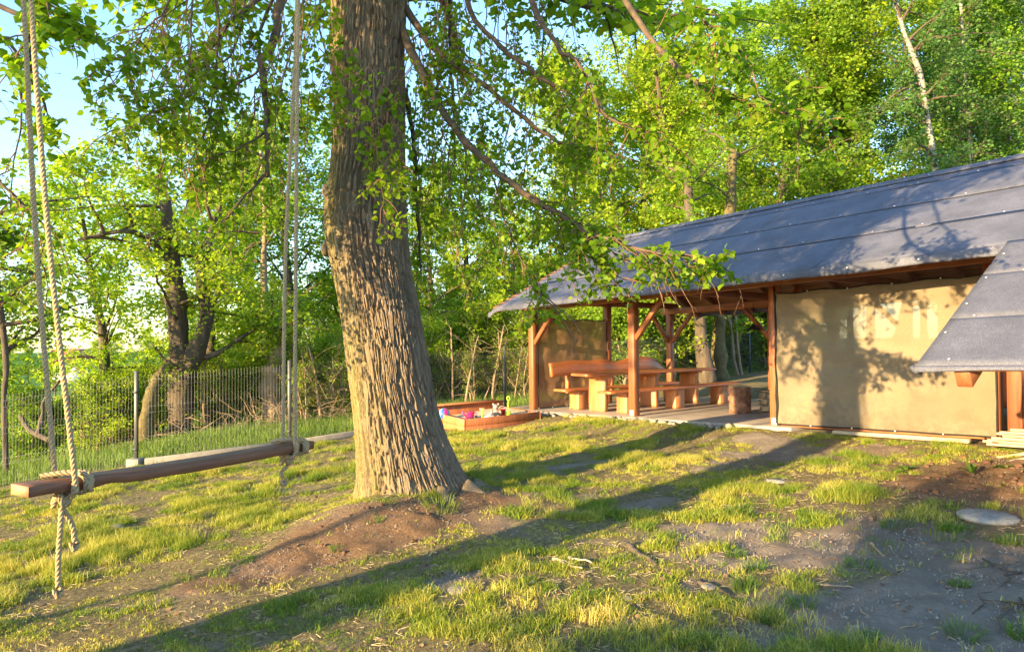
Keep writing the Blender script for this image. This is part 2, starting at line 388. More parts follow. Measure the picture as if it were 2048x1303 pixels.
# ------------------------------------------------------------------ ground
def lines(lo, hi, flo, fhi, step, grow=1.18):
    mid = list(np.arange(flo, fhi, step)); a = [flo]; s = step
    while a[-1] > lo: s *= grow; a.append(a[-1] - s)
    b_ = [mid[-1]]; s = step
    while b_[-1] < hi: s *= grow; b_.append(b_[-1] + s)
    return np.array(a[::-1][:-1] + mid + b_[1:])
gx = lines(-600, 600, -9, 7.6, .05); gy = lines(-120, 900, 3.0, 15.5, .05)
X, Y = np.meshgrid(gx, gy); Z = gz(X, Y)
SL = soil(X, Y)
Z = Z + np.where((np.abs(X) < 9) & (Y < 16), .045 * (.35 + SL) * (fbm(X * 6.5, Y * 6.5, 31, 3) - .5), 0)
fld = smooth((Y - 15.6 + .35 * np.abs(X)) / 3 - 1.0) * smooth((Y - (12.2 + (X + 6.4) * .9)) / 3)
red = np.zeros(X.shape)
for (cx, cy, rx, ry, an, w) in SOIL[:4] + [SOIL[8]]:
    red = np.maximum(red, np.exp(-(((X - cx) / (rx * 1.5)) ** 2 + ((Y - cy) / (ry * 2.2)) ** 2)))
nx, ny = len(gx), len(gy)
i = np.arange(ny - 1)[:, None] * nx; j = np.arange(nx - 1)[None, :]
Q = np.stack([i + j, i + j + 1, i + nx + j + 1, i + nx + j], -1).reshape(-1, 4)
me = mesh_from('ground', np.stack([X, Y, Z], -1).reshape(-1, 3), Q, True, {'soil': SL.ravel(), 'field': fld.ravel(), 'red': np.clip(red * 1.1, 0, 1).ravel()})
tag(link('ground', me, M['ground']), kind='structure')

# ------------------------------------------------------------------ grass blades
def blades(name, P, h, w, lean, tone, mat, label, segs=2, curl=1.0, seed=0):
    r = np.random.default_rng(seed); n = len(P)
    az = r.uniform(0, 2 * math.pi, n); wa = r.uniform(0, 2 * math.pi, n)
    D = np.stack([np.cos(az), np.sin(az), np.zeros(n)], 1); W = np.stack([np.cos(wa), np.sin(wa), np.zeros(n)], 1) * (w / 2)[:, None]
    up = np.array([0, 0, 1.]); V = []
    if segs == 2:
        mid = P + up * (h * .58)[:, None] + D * (h * lean * .35)[:, None]
        tip = P + up * (h * (1 - .35 * lean * curl))[:, None] + D * (h * lean)[:, None]
        V = np.stack([P - W, P + W, mid + W * .75, mid - W * .75, tip], 1).reshape(-1, 3)
        b_ = np.arange(n)[:, None] * 5
        T = np.concatenate([b_ + [0, 1, 2], b_ + [0, 2, 3], b_ + [3, 2, 4]])
        A = np.repeat(tone, 5)
    else:
        tip = P + up * h[:, None] + D * (h * lean)[:, None]
        V = np.stack([P - W, P + W, tip], 1).reshape(-1, 3); b_ = np.arange(n)[:, None] * 3; T = b_ + [0, 1, 2]; A = np.repeat(tone, 3)
    o = link(name, mesh_from(name, V, T, False, {'m': A}), mat); tag(o, label, 'grass', kind='stuff'); return o

def tuft_points(n, xlo, xhi, ylo, yhi, r, prob):
    x = r.uniform(xlo, xhi, n); y = r.uniform(ylo, yhi, n); k = r.random(n) < prob(x, y); return x[k], y[k]
HUT_N = BV
def in_hut(x, y):
    dx = x - BA[0]; dy = y - BA[1]; a = dx * BU[0] + dy * BU[1]; b_ = dx * BV[0] + dy * BV[1]
    return (a > -.25) & (b_ > -.32)
def in_fence(x, y):   # inside the garden
    return (y < 12.0 + (x + 6.4) * .93) 
def lawn_prob(x, y):
    d = np.hypot(x, y); s = soil(x, y)
    n = fbm(x * 2.2, y * 2.2, 77, 3)
    c = fbm(x * 7.5 + .6 * np.sin(y * 3), y * 7.5, 131, 2)
    p = (1 - s) * (.10 + 1.5 * smooth((n - .34) / .16)) * (.12 + 1.5 * smooth((c - .42) / .14)) + .010 + .06 * (s < .98) * (s > .03)
    p = p * np.clip((5.0 / np.maximum(d, 3.5)) ** 1.25, 0, 1)
    fr = np.abs(x) < .76 * y + .6
    p = p * fr * in_fence(x, y) * ~in_hut(x, y)
    q1 = ground_at(1975, 1035); q2 = ground_at(1560, 960)
    return p * (np.hypot(x - TX, y - TY) > .55) * (np.hypot(x - q1[0], y - q1[1]) > .25) * ((np.hypot(x - q1[0], y - q1[1] + .35) > .42) | (y > q1[1])) * (np.hypot(x - q2[0], y - q2[1]) > .13)
tx, ty = tuft_points(260000, -10, 8, 3.2, 16.5, rng, lawn_prob)
n = len(tx); hh = fbm(tx * 1.3, ty * 1.3, 55, 3); dist = np.hypot(tx, ty)
cc_ = fbm(tx * 7.5 + .6 * np.sin(ty * 3), ty * 7.5, 131, 2)
size = np.clip((.25 + 1.2 * smooth((hh - .38) / .3)) * rng.uniform(.6, 1.3, n) * (.45 + 1.2 * smooth((cc_ - .42) / .25)), .22, 2.4)
nb = (6 + 11 * np.clip(size, 0, 1.6)).astype(int)
idx = np.repeat(np.arange(n), nb); m_ = len(idx)
sp = (.018 + .03 * size[idx]) * np.sqrt(rng.random(m_)); a_ = rng.uniform(0, 2 * math.pi, m_)
bx = tx[idx] + sp * np.cos(a_); by = ty[idx] + sp * np.sin(a_)
P = np.stack([bx, by, gz(bx, by) - .006], 1)
tone_t = np.clip(.55 * fbm(tx * .8, ty * .8, 91, 3) + .9 * vnoise(tx * 4.1, ty * 4.1, 92) - .32 + rng.normal(0, .12, n), 0, 1)
tone = np.clip(tone_t[idx] + rng.normal(0, .2, m_) + (rng.random(m_) < .10) * .5, 0, 1)
h = (.013 + .027 * size[idx]) * rng.uniform(.4, 1.5, m_); w = rng.uniform(.0018, .0036, m_) * (1 + .09 * dist[idx])
ln_ = rng.uniform(.2, 1.25, m_); nr_ = np.hypot(bx, by) < 7.0
blades('grass', P[nr_], h[nr_], w[nr_], ln_[nr_], tone[nr_], M['grass'], 'patchy spring lawn of short tufts around the big tree', 2, 1, 1)
blades('grass', P[~nr_], h[~nr_], w[~nr_] * 1.1, ln_[~nr_] * .8, tone[~nr_], M['grass'], 'far part of the patchy spring lawn before fence and shelter', 1, 1, 2)
print('lawn blades', m_)
# dry straw litter
def lit_prob(x, y): return ((.35 + .65 * (fbm(x * 3, y * 3, 12, 3) > .5)) * np.clip((5 / np.hypot(x, y)) ** 1.6, 0, 1)) * (np.abs(x) < .76 * y + .4) * in_fence(x, y) * ~in_hut(x, y) * (1 - .8 * soil(x, y))
sx, sy = tuft_points(120000, -9, 8, 3.3, 15, rng, lit_prob)
k_ = fbm(sx * 7.5 + .6 * np.sin(sy * 3), sy * 7.5, 131, 2) < .5; sx, sy = sx[k_], sy[k_]; n = len(sx); az = rng.uniform(0, 6.283, n); L = rng.uniform(.02, .075, n) * .5; w = rng.uniform(.0008, .0016, n) * (1 + .1 * np.hypot(sx, sy)) * .6
D = np.stack([np.cos(az), np.sin(az)], 1); N = D[:, ::-1] * [-1, 1]
e1 = np.stack([sx - D[:, 0] * L, sy - D[:, 1] * L], 1); e2 = np.stack([sx + D[:, 0] * L, sy + D[:, 1] * L], 1)
zz1 = gz(e1[:, 0], e1[:, 1]) + rng.uniform(.003, .016, n); zz2 = gz(e2[:, 0], e2[:, 1]) + rng.uniform(.003, .022, n)
V = np.stack([np.c_[e1 - N * w[:, None], zz1], np.c_[e1 + N * w[:, None], zz1 + .002], np.c_[e2 + N * w[:, None], zz2 + .002], np.c_[e2 - N * w[:, None], zz2]], 1).reshape(-1, 3)
tag(link('straw_litter', mesh_from('straw_litter', V, np.arange(n * 4).reshape(-1, 4)), M['straw']), 'dry straw coloured grass litter lying over the lawn', 'litter', kind='stuff')

# crumbs of soil and grit on the bare patches
def crumb_prob(x, y): return soil(x, y) * np.clip((5 / np.hypot(x, y)) ** 1.5, 0, 1) * (np.abs(x) < .76 * y + .4) * in_fence(x, y) * ~in_hut(x, y)
sx, sy = tuft_points(260000, -6, 8, 3.6, 12, rng, crumb_prob); n = len(sx)
sz = .0022 + .0075 * rng.random(n) ** 4; C0 = np.c_[sx, sy, gz(sx, sy) + sz * .2]; TV = np.array([[1, 0, -.5], [-.5, .87, -.5], [-.5, -.87, -.5], [0, 0, .8]])
sc3 = rng.uniform(.6, 1.4, (n, 1, 3)); az = rng.uniform(0, 6.28, n); cz_, sz_ = np.cos(az), np.sin(az); TVr = np.stack([TV[None, :, 0] * cz_[:, None] - TV[None, :, 1] * sz_[:, None], TV[None, :, 0] * sz_[:, None] + TV[None, :, 1] * cz_[:, None], np.repeat(TV[None, :, 2], n, 0)], -1)
V = C0[:, None] + TVr * sc3 * sz[:, None, None]; T = (np.arange(n) * 4)[:, None, None] + np.array([[0, 1, 3], [1, 2, 3], [2, 0, 3]])[None]
tag(link('soil_crumbs', mesh_from('soil_crumbs', V.reshape(-1, 3), T.reshape(-1, 3)), simple('crumb', (.33, .27, .22), .95, .5, 14, bmp=0)), 'loose crumbs of earth and grit on the bare patches', 'soil', kind='stuff')

# ------------------------------------------------------------------ leaves and trees
# heart-shaped leaf, tip along +x, folded on the midrib
LEAF_V = np.array([[0, 0, 0], [.12, .40, .07], [.50, .46, .10], [1.05, 0, -.12], [.50, -.46, .10], [.12, -.40, .07], [.5, 0, 0]])
LEAF_T = np.array([[0, 6, 1], [1, 6, 2], [2, 6, 3], [3, 6, 4], [4, 6, 5], [5, 6, 0]])
RH_V = np.array([[0, 0, 0], [.5, .36, .08], [1, 0, -.06], [.5, -.36, .08]]); RH_T = np.array([[0, 2, 1], [0, 3, 2]])
def leaf_frames(n, r, droop=.5, flat=.55):
    az = r.uniform(0, 2 * math.pi, n); dz = -droop + r.normal(0, .4, n)
    X_ = np.stack([np.cos(az), np.sin(az), dz], 1); X_ /= np.linalg.norm(X_, axis=1)[:, None]
    N_ = np.stack([r.normal(0, flat, n), r.normal(0, flat, n), np.ones(n)], 1)
    Y_ = np.cross(N_, X_); Y_ /= np.linalg.norm(Y_, axis=1)[:, None]; Z_ = np.cross(X_, Y_)
    return np.stack([X_, Y_, Z_], 1)       # rows
def leaf_mesh(name, P, size, r, full=True, droop=.5, flat=.55, tone=None):
    n = len(P); Fm = leaf_frames(n, r, droop, flat); LV, LT = (LEAF_V, LEAF_T) if full else (RH_V, RH_T)
    V = P[:, None, :] + size[:, None, None] * np.einsum('vk,nkj->nvj', LV, Fm)
    T = (np.arange(n) * len(LV))[:, None, None] + LT[None]
    if tone is None: tone = np.clip(r.normal(.5, .22, n), 0, 1)
    return mesh_from(name, V.reshape(-1, 3), T.reshape(-1, 3), False, {'m': np.repeat(tone, len(LV))})

def wander(p, d, L, n, r, wob=.12, grav=0., up=0.):
    p = np.array(p, float); d = np.array(d, float); d /= np.linalg.norm(d); out = [p.copy()]
    for k in range(n):
        d = d + r.normal(0, wob, 3) + np.array([0, 0, (up - grav)]) * (1. / n)
        d /= np.linalg.norm(d); p = p + d * L / n; out.append(p.copy())
    return np.array(out)
def along(P, t):
    k = t * (len(P) - 1); i = min(int(k), len(P) - 2); f_ = k - i
    return P[i] * (1 - f_) + P[i + 1] * f_, (P[i + 1] - P[i]) / (np.linalg.norm(P[i + 1] - P[i]) + 1e-9)

def gen_tree(seed, H, r0, crown0=.25, spread=.32, nl=26, nt=9, lpt=38, leaf=.12, rise=.5, droop=.15, bend=.06, stems=1, jit=.28):
    """returns trunk builder, branch builder, leaf points, sizes"""
    r = np.random.default_rng(seed); tr = MB(); br = MB(); LP = []
    for s_ in range(stems):
        d0 = np.array([r.normal(0, .05 if stems == 1 else .22), r.normal(0, .05 if stems == 1 else .22), 1])
        h_ = H * (1 if s_ == 0 else r.uniform(.7, .95)); rr = r0 * (1 if stems == 1 else r.uniform(.55, .8))
        T_ = wander((r.normal(0, .15) * (stems > 1), r.normal(0, .15) * (stems > 1), -.15), d0, h_ * .93, 12, r, bend, 0, .15)
        t = np.linspace(0, 1, 13); R_ = rr * (1 - t) ** .8 + .012 + rr * .5 * np.exp(-t * 28)
        tr.tube(T_, R_, 9)
        for k in range(nl):
            tt = crown0 + (1 - crown0) * ((k + r.random()) / nl) ** .9; tt = min(tt, .985)
            p, td = along(T_, tt); prof = math.sin(min(1, (tt - crown0) / (1 - crown0) * .8 + .22) * math.pi) ** .7
            L = h_ * spread * (.35 + .75 * prof) * r.uniform(.7, 1.2)
            az = k * 2.4 + r.normal(0, .4); el = rise + .5 * tt + r.normal(0, .15)
            B_ = wander(p, (math.cos(az) * math.cos(el), math.sin(az) * math.cos(el), math.sin(el)), L, 6, r, .13, droop * 2)
            rb = max(.012, rr * .33 * (1 - tt) + .012); br.tube(B_, np.linspace(rb, .005, 7), 5, False)
            for q in range(nt):
                t2 = .2 + .8 * (q + r.random()) / nt; p2, d2 = along(B_, min(t2, .99))
                a2 = r.uniform(0, 6.28); dd = d2 * .7 + np.array([math.cos(a2), math.sin(a2), r.normal(.1, .4)]) * .8
                C_ = wander(p2, dd, L * .38 * r.uniform(.5, 1.2), 4, r, .2, droop * 3)
                br.tube(C_, np.linspace(.008, .003, 5), 3, False)
                mm = int(lpt * r.uniform(.3, 1.6)); ts = r.uniform(.15, 1.05, mm) * 4
                ii = np.clip(ts.astype(int), 0, 3); ff = (ts - ii)[:, None]
                LP.append(C_[ii] * (1 - ff) + C_[ii + 1] * ff + r.normal(0, jit * .5, (mm, 3)) * np.array([1, 1, .7]))
    LP = np.concatenate(LP); sz = leaf * r.uniform(.6, 1.25, len(LP))
    return tr, br, LP, sz, r

def tree_proto(name, seed, leafm, barkm, **kw):
    tr, br, LP, sz, r = gen_tree(seed, **kw)
    tm = tr.mesh(name + '_trunk', True); tm.materials.append(M[barkm])
    bm_ = br.mesh(name + '_branches'); bm_.materials.append(M[barkm] if barkm == 'birch_bark' else M['limb'])
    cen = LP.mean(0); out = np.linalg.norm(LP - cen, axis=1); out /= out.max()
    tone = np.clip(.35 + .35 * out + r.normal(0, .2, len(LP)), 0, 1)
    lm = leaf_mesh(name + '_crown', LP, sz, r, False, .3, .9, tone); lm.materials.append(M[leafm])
    return tm, bm_, lm
def plant_tree(proto, x, y, s, rz, name, label, cat='tree', group=None, z=None, sz=1.):
    root = empty(name, (x, y, float(gz(x, y)) if z is None else z), rz); root.scale = (s, s, s * sz)
    tag(root, label, cat, group)
    link('trunk', proto[0], None, root); link('branches', proto[1], None, root); o = link('crown', proto[2], None, root)
    o['kind'] = 'stuff'
    return root

PR = {}
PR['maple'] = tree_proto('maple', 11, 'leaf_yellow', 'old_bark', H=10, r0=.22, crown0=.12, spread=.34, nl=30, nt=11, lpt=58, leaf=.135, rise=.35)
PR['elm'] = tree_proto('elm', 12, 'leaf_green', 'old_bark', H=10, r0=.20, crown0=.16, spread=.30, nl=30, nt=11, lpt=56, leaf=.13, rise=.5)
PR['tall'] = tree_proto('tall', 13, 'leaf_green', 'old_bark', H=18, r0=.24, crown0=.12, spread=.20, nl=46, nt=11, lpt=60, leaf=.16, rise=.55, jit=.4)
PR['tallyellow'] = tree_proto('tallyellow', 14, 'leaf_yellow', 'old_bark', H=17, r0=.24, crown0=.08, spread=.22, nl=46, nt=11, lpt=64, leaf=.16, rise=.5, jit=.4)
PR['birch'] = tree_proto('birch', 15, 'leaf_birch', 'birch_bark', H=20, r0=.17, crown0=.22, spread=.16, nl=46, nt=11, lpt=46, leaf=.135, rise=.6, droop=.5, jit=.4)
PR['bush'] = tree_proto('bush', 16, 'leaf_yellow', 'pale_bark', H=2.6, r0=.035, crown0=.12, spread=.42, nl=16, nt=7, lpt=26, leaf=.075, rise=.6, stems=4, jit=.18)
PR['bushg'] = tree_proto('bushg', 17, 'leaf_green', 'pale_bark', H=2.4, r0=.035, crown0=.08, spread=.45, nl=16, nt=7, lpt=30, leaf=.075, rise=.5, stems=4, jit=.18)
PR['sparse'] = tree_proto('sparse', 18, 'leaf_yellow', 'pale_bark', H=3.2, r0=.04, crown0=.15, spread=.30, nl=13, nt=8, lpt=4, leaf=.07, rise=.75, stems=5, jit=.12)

def px_tree(proto, px, d, s, label, name='tree', cat='tree', group=None, sz=1., rz=None):
    x = (px - 1024) / F_PX * d
    return plant_tree(PR[proto], x, d, s, random.uniform(0, 6.28) if rz is None else rz, name, label, cat, group, None, sz)

# ------------------------------------------------------------------ the big linden
linden = empty('linden_tree', (TX, TY, float(gz(TX, TY)))); LB = Vector(linden.location)
tag(linden, 'huge old linden with furrowed mossy trunk and hanging branches on the lawn', 'tree')
prof = [(-420, 672, 800), (-250, 668, 803), (-120, 663, 808), (0, 660, 812), (100, 658, 808), (200, 667, 810), (300, 664, 810), (350, 660, 810), (385, 654, 811), (420, 652, 812), (455, 651, 815), (500, 655, 817),
        (540, 664, 822), (600, 678, 835), (700, 690, 852), (800, 703, 869), (850, 707, 882), (900, 712, 902), (940, 715, 920), (970, 715, 938), (1000, 712, 962), (1040, 700, 990)]
TD = TY - .05
pz = np.array([at(0.5 * (l + r), y, TD)[2] for y, l, r in prof]); plx = np.array([at(l, y, TD)[0] for y, l, r in prof]); prx = np.array([at(r, y, TD)[0] for y, l, r in prof])
o_ = np.argsort(pz); pz, plx, prx = pz[o_], plx[o_], prx[o_]
NT, NZ = 560, 500
zs = np.linspace(pz[0], 6.9, NZ); th = np.concatenate([np.linspace(0, math.pi * .86, 60, endpoint=False), np.linspace(math.pi * .86, math.pi * 2, NT - 60, endpoint=False)])
lx = np.interp(zs, pz, plx); rx_ = np.interp(zs, pz, prx)
lx = np.convolve(np.pad(lx, 12, 'edge'), np.ones(25) / 25, 'valid'); rx_ = np.convolve(np.pad(rx_, 12, 'edge'), np.ones(25) / 25, 'valid')
cx = (lx + rx_) / 2; R = (rx_ - lx) / 2
TT, ZZ = np.meshgrid(th, zs)
CX = cx[:, None]; RR = R[:, None] * np.ones_like(TT)
flare = np.exp(-(ZZ - pz[0]) / .26); RR = RR * (1 + flare * (.10 + .16 * np.cos(5 * TT + 1.0) + .06 * np.cos(9 * TT + 2.)) + .015 * np.cos(3 * TT + ZZ * .8))
# knot collar and burr on the left side
RR += .012 * np.exp(-((TT - math.pi) / .5) ** 2 - ((ZZ - 3.15) / .16) ** 2) + .015 * np.exp(-((TT - 3.6) / .4) ** 2 - ((ZZ - 2.95) / .2) ** 2)
NC = 132
uu = TT / (2 * math.pi) * NC; 
warp = 3.6 * (fbm(uu * .12, ZZ * 1.3, 5, 2) - .5) + .8 * (vnoise(uu * 1.0, ZZ * 7, 6, NC) - .5)
uw = uu + warp
def pn(x, y, s): return vnoise(x, y, s, NC)
r1 = 1 - np.abs(2 * pn(uw, ZZ * 2.8, 41) - 1); r2 = 1 - np.abs(2 * vnoise(uw + 17, ZZ * 5.5, 42, NC) - 1); r3 = 1 - np.abs(2 * vnoise(uw * 2, ZZ * 16, 43, NC * 2) - 1)
hgt = np.maximum(r1 ** 1.5, .88 * r2 ** 2.0) * .88 + .12 * r3
crack = smooth((hgt - .56) / .20)              # 1 deep in a furrow
plate = vnoise(uw * 3, ZZ * 40, 44, NC * 3)
seam = np.exp(-(((TT - (math.pi * 1.17 - .02 * ZZ)) / .022) ** 2)) * smooth((3.3 - ZZ) / .5)
disp = -.034 * crack + .016 * (plate - .5) * (.3 + .7 * crack) + .008 * (vnoise(uw * 6, ZZ * 22, 48, NC * 6) - .5) + .010 * (fbm(uw * .5, ZZ * 3, 46, 2) - .5) - .03 * seam
RB = RR + disp
V = np.stack([CX + RB * np.cos(TT), TY + RB * np.sin(TT) * .97, ZZ - .06 * flare], -1)
i = np.arange(NZ - 1)[:, None] * NT; j = np.arange(NT)[None, :]; j1 = (j + 1) % NT
Q = np.stack([i + j, i + j1, i + NT + j1, i + NT + j], -1).reshape(-1, 4)
moss = np.clip(np.exp(-((TT - 3.6) / .55) ** 2) * 1.3 + .35 * np.exp(-((TT - 4.4) / .6) ** 2) * smooth((2.5 - ZZ) / 1.5), 0, 1) * (.65 + .35 * fbm(uu * .4, ZZ * 1.5, 50, 3))
me = mesh_from('trunk', V.reshape(-1, 3) - np.array(LB), Q, True, {'m': moss.ravel()})
link('trunk', me, M['bark'], linden)
# burrs
for (px, py, rr_, sd) in ((657, 385, .085, 3), (650, 497, .06, 4), (668, 392, .06, 8)):
    q = at(px, py, TY - .12) - np.array(LB); bV, bQ = blob(rr_, .8, 1, 1.25, sd, .3, 22, 14)
    bV = bV * (1 + .08 * (vnoise(bV[:, 0] * 60, bV[:, 2] * 60, 2)[:, None] - .5)); MB().add(bV + q, bQ, a=.2).obj('burr', M['bark'], linden, True)

LR = np.random.default_rng(99)
for k, (az, L, r0_) in enumerate([(-1.2, .55, .075), (-.55, .6, .085), (-2.0, .5, .07), (.15, .5, .08), (-2.7, .55, .07), (3.0, .5, .07)]):
    n_ = 12; t_r = np.linspace(0, 1, n_); a_r = az + .35 * t_r * math.sin(k * 2.1); rr2 = .46 + L * t_r; xr = TX + .12 + rr2 * np.cos(a_r); yr = TY + rr2 * np.sin(a_r)
    P = np.c_[xr, yr, gz(xr, yr) + .06 * (1 - t_r) ** 2 - .055 - .07 * t_r + .012 * np.sin(t_r * 9 + k)]
    MB().tube(P - np.array(LB), r0_ * (1 - t_r * .72) * (1 + .1 * LR.normal(size=n_)), 12, a=.1).obj('surface_root', M['bark'], linden, True)
leafP, leafS = [], []; shadeP = []
twigs = MB()
def PX(*pts): return np.array([at(a, b, d) for a, b, d in pts])
def resample(P, n):
    t = np.linspace(0, len(P) - 1, n); i = np.clip(t.astype(int), 0, len(P) - 2); f_ = (t - i)[:, None]
    # catmull-rom
    P0 = P[np.clip(i - 1, 0, len(P) - 1)]; P1 = P[i]; P2 = P[i + 1]; P3 = P[np.clip(i + 2, 0, len(P) - 1)]
    return .5 * ((2 * P1) + (P2 - P0) * f_ + (2 * P0 - 5 * P1 + 4 * P2 - P3) * f_ ** 2 + (3 * P1 - P0 - 3 * P2 + P3) * f_ ** 3)
def put_leaves(C_, n, t0=.25, jit=.03, size=.072):
    k = len(C_) - 1; ts = np.clip((t0 + (1 - t0) * np.sort(LR.random(n)) ** .8) * k, 0, k - 1e-4); ii = ts.astype(int); ff = (ts - ii)[:, None]
    leafP.append(C_[ii] * (1 - ff) + C_[ii + 1] * ff + LR.normal(0, jit, (n, 3))); leafS.append(size * LR.uniform(.6, 1.2, n))
def dress(P, t0, ntw, L, nleaf, hang=.8, side=1., size=.060, sub=3, dirs=None):
    for k in range(ntw):
        t = t0 + (1 - t0) * (k + LR.random()) / ntw; p, d = along(P, min(t, .995)); a = LR.uniform(0, 6.283)
        dd = d * .6 + side * np.array([math.cos(a), math.sin(a), LR.normal(0, .3)]) * .8
        if dirs is not None: dd += np.array(dirs)
        C_ = wander(p, dd, L * LR.uniform(.5, 1.2), 7, LR, .13, hang * 2.2)
        twigs.tube(C_, np.linspace(.006, .0018, 8), 4, False); put_leaves(C_, int(nleaf * LR.uniform(.5, 1.3)), .3, .035, size)
        for q in range(sub):
            p2, d2 = along(C_, LR.uniform(.2, .9)); a = LR.uniform(0, 6.283)
            D_ = wander(p2, d2 * .8 + np.array([math.cos(a), math.sin(a), -.1]) * .8, L * .35 * LR.uniform(.5, 1.2), 4, LR, .18, hang * 1.3)
            twigs.tube(D_, np.linspace(.0035, .0014, 5), 3, False); put_leaves(D_, int(nleaf * .45 * LR.uniform(.5, 1.3)), .2, .03, size)
def limb(pts, r0, r1, n=22, a=None):
    P = resample(PX(*pts), n); P = P + np.c_[LR.normal(0, .008, (n, 3))]
    MB().tube(P - np.array(LB), np.linspace(r0, r1, n) * (1 + .08 * LR.normal(size=n)), 9).obj('limb', M['limb'], linden, True); return P

# right hand limbs
P = limb([(800, 40, 7.7), (825, 110, 7.5), (880, 215, 7.2), (945, 295, 7.0), (1040, 380, 6.7), (1120, 430, 6.5), (1190, 470, 6.3), (1290, 500, 6.1), (1400, 520, 5.9)], .05, .007, 30)
dress(P, .12, 34, .75, 12, .7); dress(P, .5, 24, .42, 11, .15, .8)
P = limb([(800, -10, 7.8), (860, 90, 7.6), (960, 165, 7.3), (1040, 230, 7.1), (1110, 280, 6.9), (1200, 300, 6.7), (1300, 330, 6.4)], .04, .006, 26); dress(P, .15, 34, .7, 12, .55)
P = limb([(880, -130, 7.5), (940, 20, 7.3), (1000, 90, 7.1), (1090, 160, 6.9), (1150, 200, 6.8), (1230, 300, 6.7)], .035, .006, 26); dress(P, .2, 34, .7, 12, .55)
P = limb([(1000, -160, 6.6), (1090, 60, 6.3), (1160, 130, 6.1), (1210, 230, 6.0), (1290, 270, 5.9)], .03, .006, 20); dress(P, .3, 22, .6, 12, .5)
P = limb([(1130, -220, 6.0), (1290, 60, 5.7), (1400, 170, 5.5), (1480, 205, 5.4), (1560, 225, 5.3), (1640, 245, 5.2)], .028, .004, 20); dress(P, .25, 22, .5, 12, .35, .9)
P = limb([(1180, -260, 5.6), (1330, -40, 5.3), (1400, 30, 5.1), (1440, 80, 5.0), (1500, 110, 5.0)], .02, .004, 16); dress(P, .3, 16, .45, 12, .4)
P = limb([(810, 180, 7.9), (828, 290, 8.0), (835, 420, 8.1), (842, 560, 8.2)], .035, .008, 18, ); dress(P, .1, 16, .7, 9, .9, .7)
P = limb([(900, -120, 8.4), (900, 60, 8.3), (900, 80, 8.3), (905, 200, 8.3), (910, 330, 8.3)], .03, .006, 18); dress(P, .2, 20, .8, 10, 1.1, .6)
P = limb([(1100, 420, 6.6), (1170, 500, 6.4), (1215, 545, 6.3), (1265, 560, 6.2)], .010, .003, 14); dress(P, .1, 16, .34, 11, .2, .8)
P = limb([(1150, 455, 6.4), (1250, 520, 6.2), (1340, 548, 6.0), (1425, 530, 5.9)], .009, .003, 14); dress(P, .2, 15, .26, 10, .1, .8)
P = limb([(980, 340, 6.9), (1020, 470, 6.7), (1070, 560, 6.6), (1110, 620, 6.5)], .010, .003, 14); dress(P, .1, 18, .45, 10, .5, .8)
# hanging curtain right of the trunk
for k in range(72):
    px = 820 + 330 * LR.random() ** 1.3; d = LR.uniform(7.4, 9.2); py = LR.uniform(-120, 330)
    C_ = wander(at(px, py, d), (LR.normal(0, .25), LR.normal(0, .2), -.8), LR.uniform(.9, 2.2), 10, LR, .10, .7)
    twigs.tube(C_, np.linspace(.007, .002, 11), 4, False); put_leaves(C_, LR.integers(12, 30), .3, .06, .056)
    dress(C_, .2, 4, .35, 8, .7, .9, .056, 1)
# left hand limbs
P = limb([(690, -150, 7.3), (575, -20, 6.9), (548, 80, 6.7), (526, 120, 6.6), (532, 200, 6.6), (536, 280, 6.6), (533, 355, 6.6)], .05, .02, 26); dress(P, .5, 8, .6, 10, .8)
P = limb([(533, 350, 6.6), (500, 380, 6.5), (460, 430, 6.4), (420, 470, 6.3)], .018, .004, 14); dress(P, .3, 8, .4, 10, .6)
P = limb([(530, 265, 6.6), (480, 295, 6.5), (440, 310, 6.4), (380, 340, 6.3)], .012, .003, 12); dress(P, .3, 8, .4, 10, .6)
P = limb([(600, -60, 7.0), (520, -5, 6.7), (478, 30, 6.5), (450, 60, 6.4), (418, 108, 6.3)], .034, .014, 18); dress(P, .4, 10, .55, 11, .8)
P = limb([(560, -30, 6.9), (520, 60, 6.8), (515, 95, 6.8), (515, 140, 6.7), (470, 170, 6.6), (445, 200, 6.5), (425, 300, 6.5), (385, 400, 6.4)], .018, .003, 24); dress(P, .4, 14, .5, 9, .9)
P = limb([(420, -60, 6.2), (438, 40, 6.3), (432, 110, 6.3), (430, 190, 6.3), (405, 270, 6.2), (360, 370, 6.1)], .012, .003, 20); dress(P, .2, 14, .55, 9, .9)
P = limb([(400, -60, 5.9), (380, 40, 5.9), (385, 110, 5.9), (370, 160, 5.8), (330, 215, 5.8)], .010, .003, 18); dress(P, .15, 14, .5, 10, .6)
P = limb([(380, -90, 6.3), (330, 20, 6.1), (290, 60, 6.0), (260, 120, 5.9), (215, 155, 5.8)], .010, .003, 18); dress(P, .2, 22, .5, 11, .4)
P = limb([(500, -60, 6.6), (470, 90, 6.4), (380, 190, 6.2), (300, 230, 6.1), (230, 260, 6.0)], .012, .003, 18); dress(P, .3, 20, .45, 11, .4)
for k in range(62):
    px = LR.uniform(330, 660); d = LR.uniform(6.3, 9.); py = LR.uniform(-150, 230) - (k % 3) * 30
    C_ = wander(at(px, py, d), (LR.normal(-.2, .2), LR.normal(0, .2), -.8), LR.uniform(.8, 2.0), 10, LR, .10, .7)
    twigs.tube(C_, np.linspace(.007, .002, 11), 4, False); put_leaves(C_, LR.integers(8, 20), .35, .06, .052)
    dress(C_, .2, 3, .35, 8, .7, .9, .052, 1)
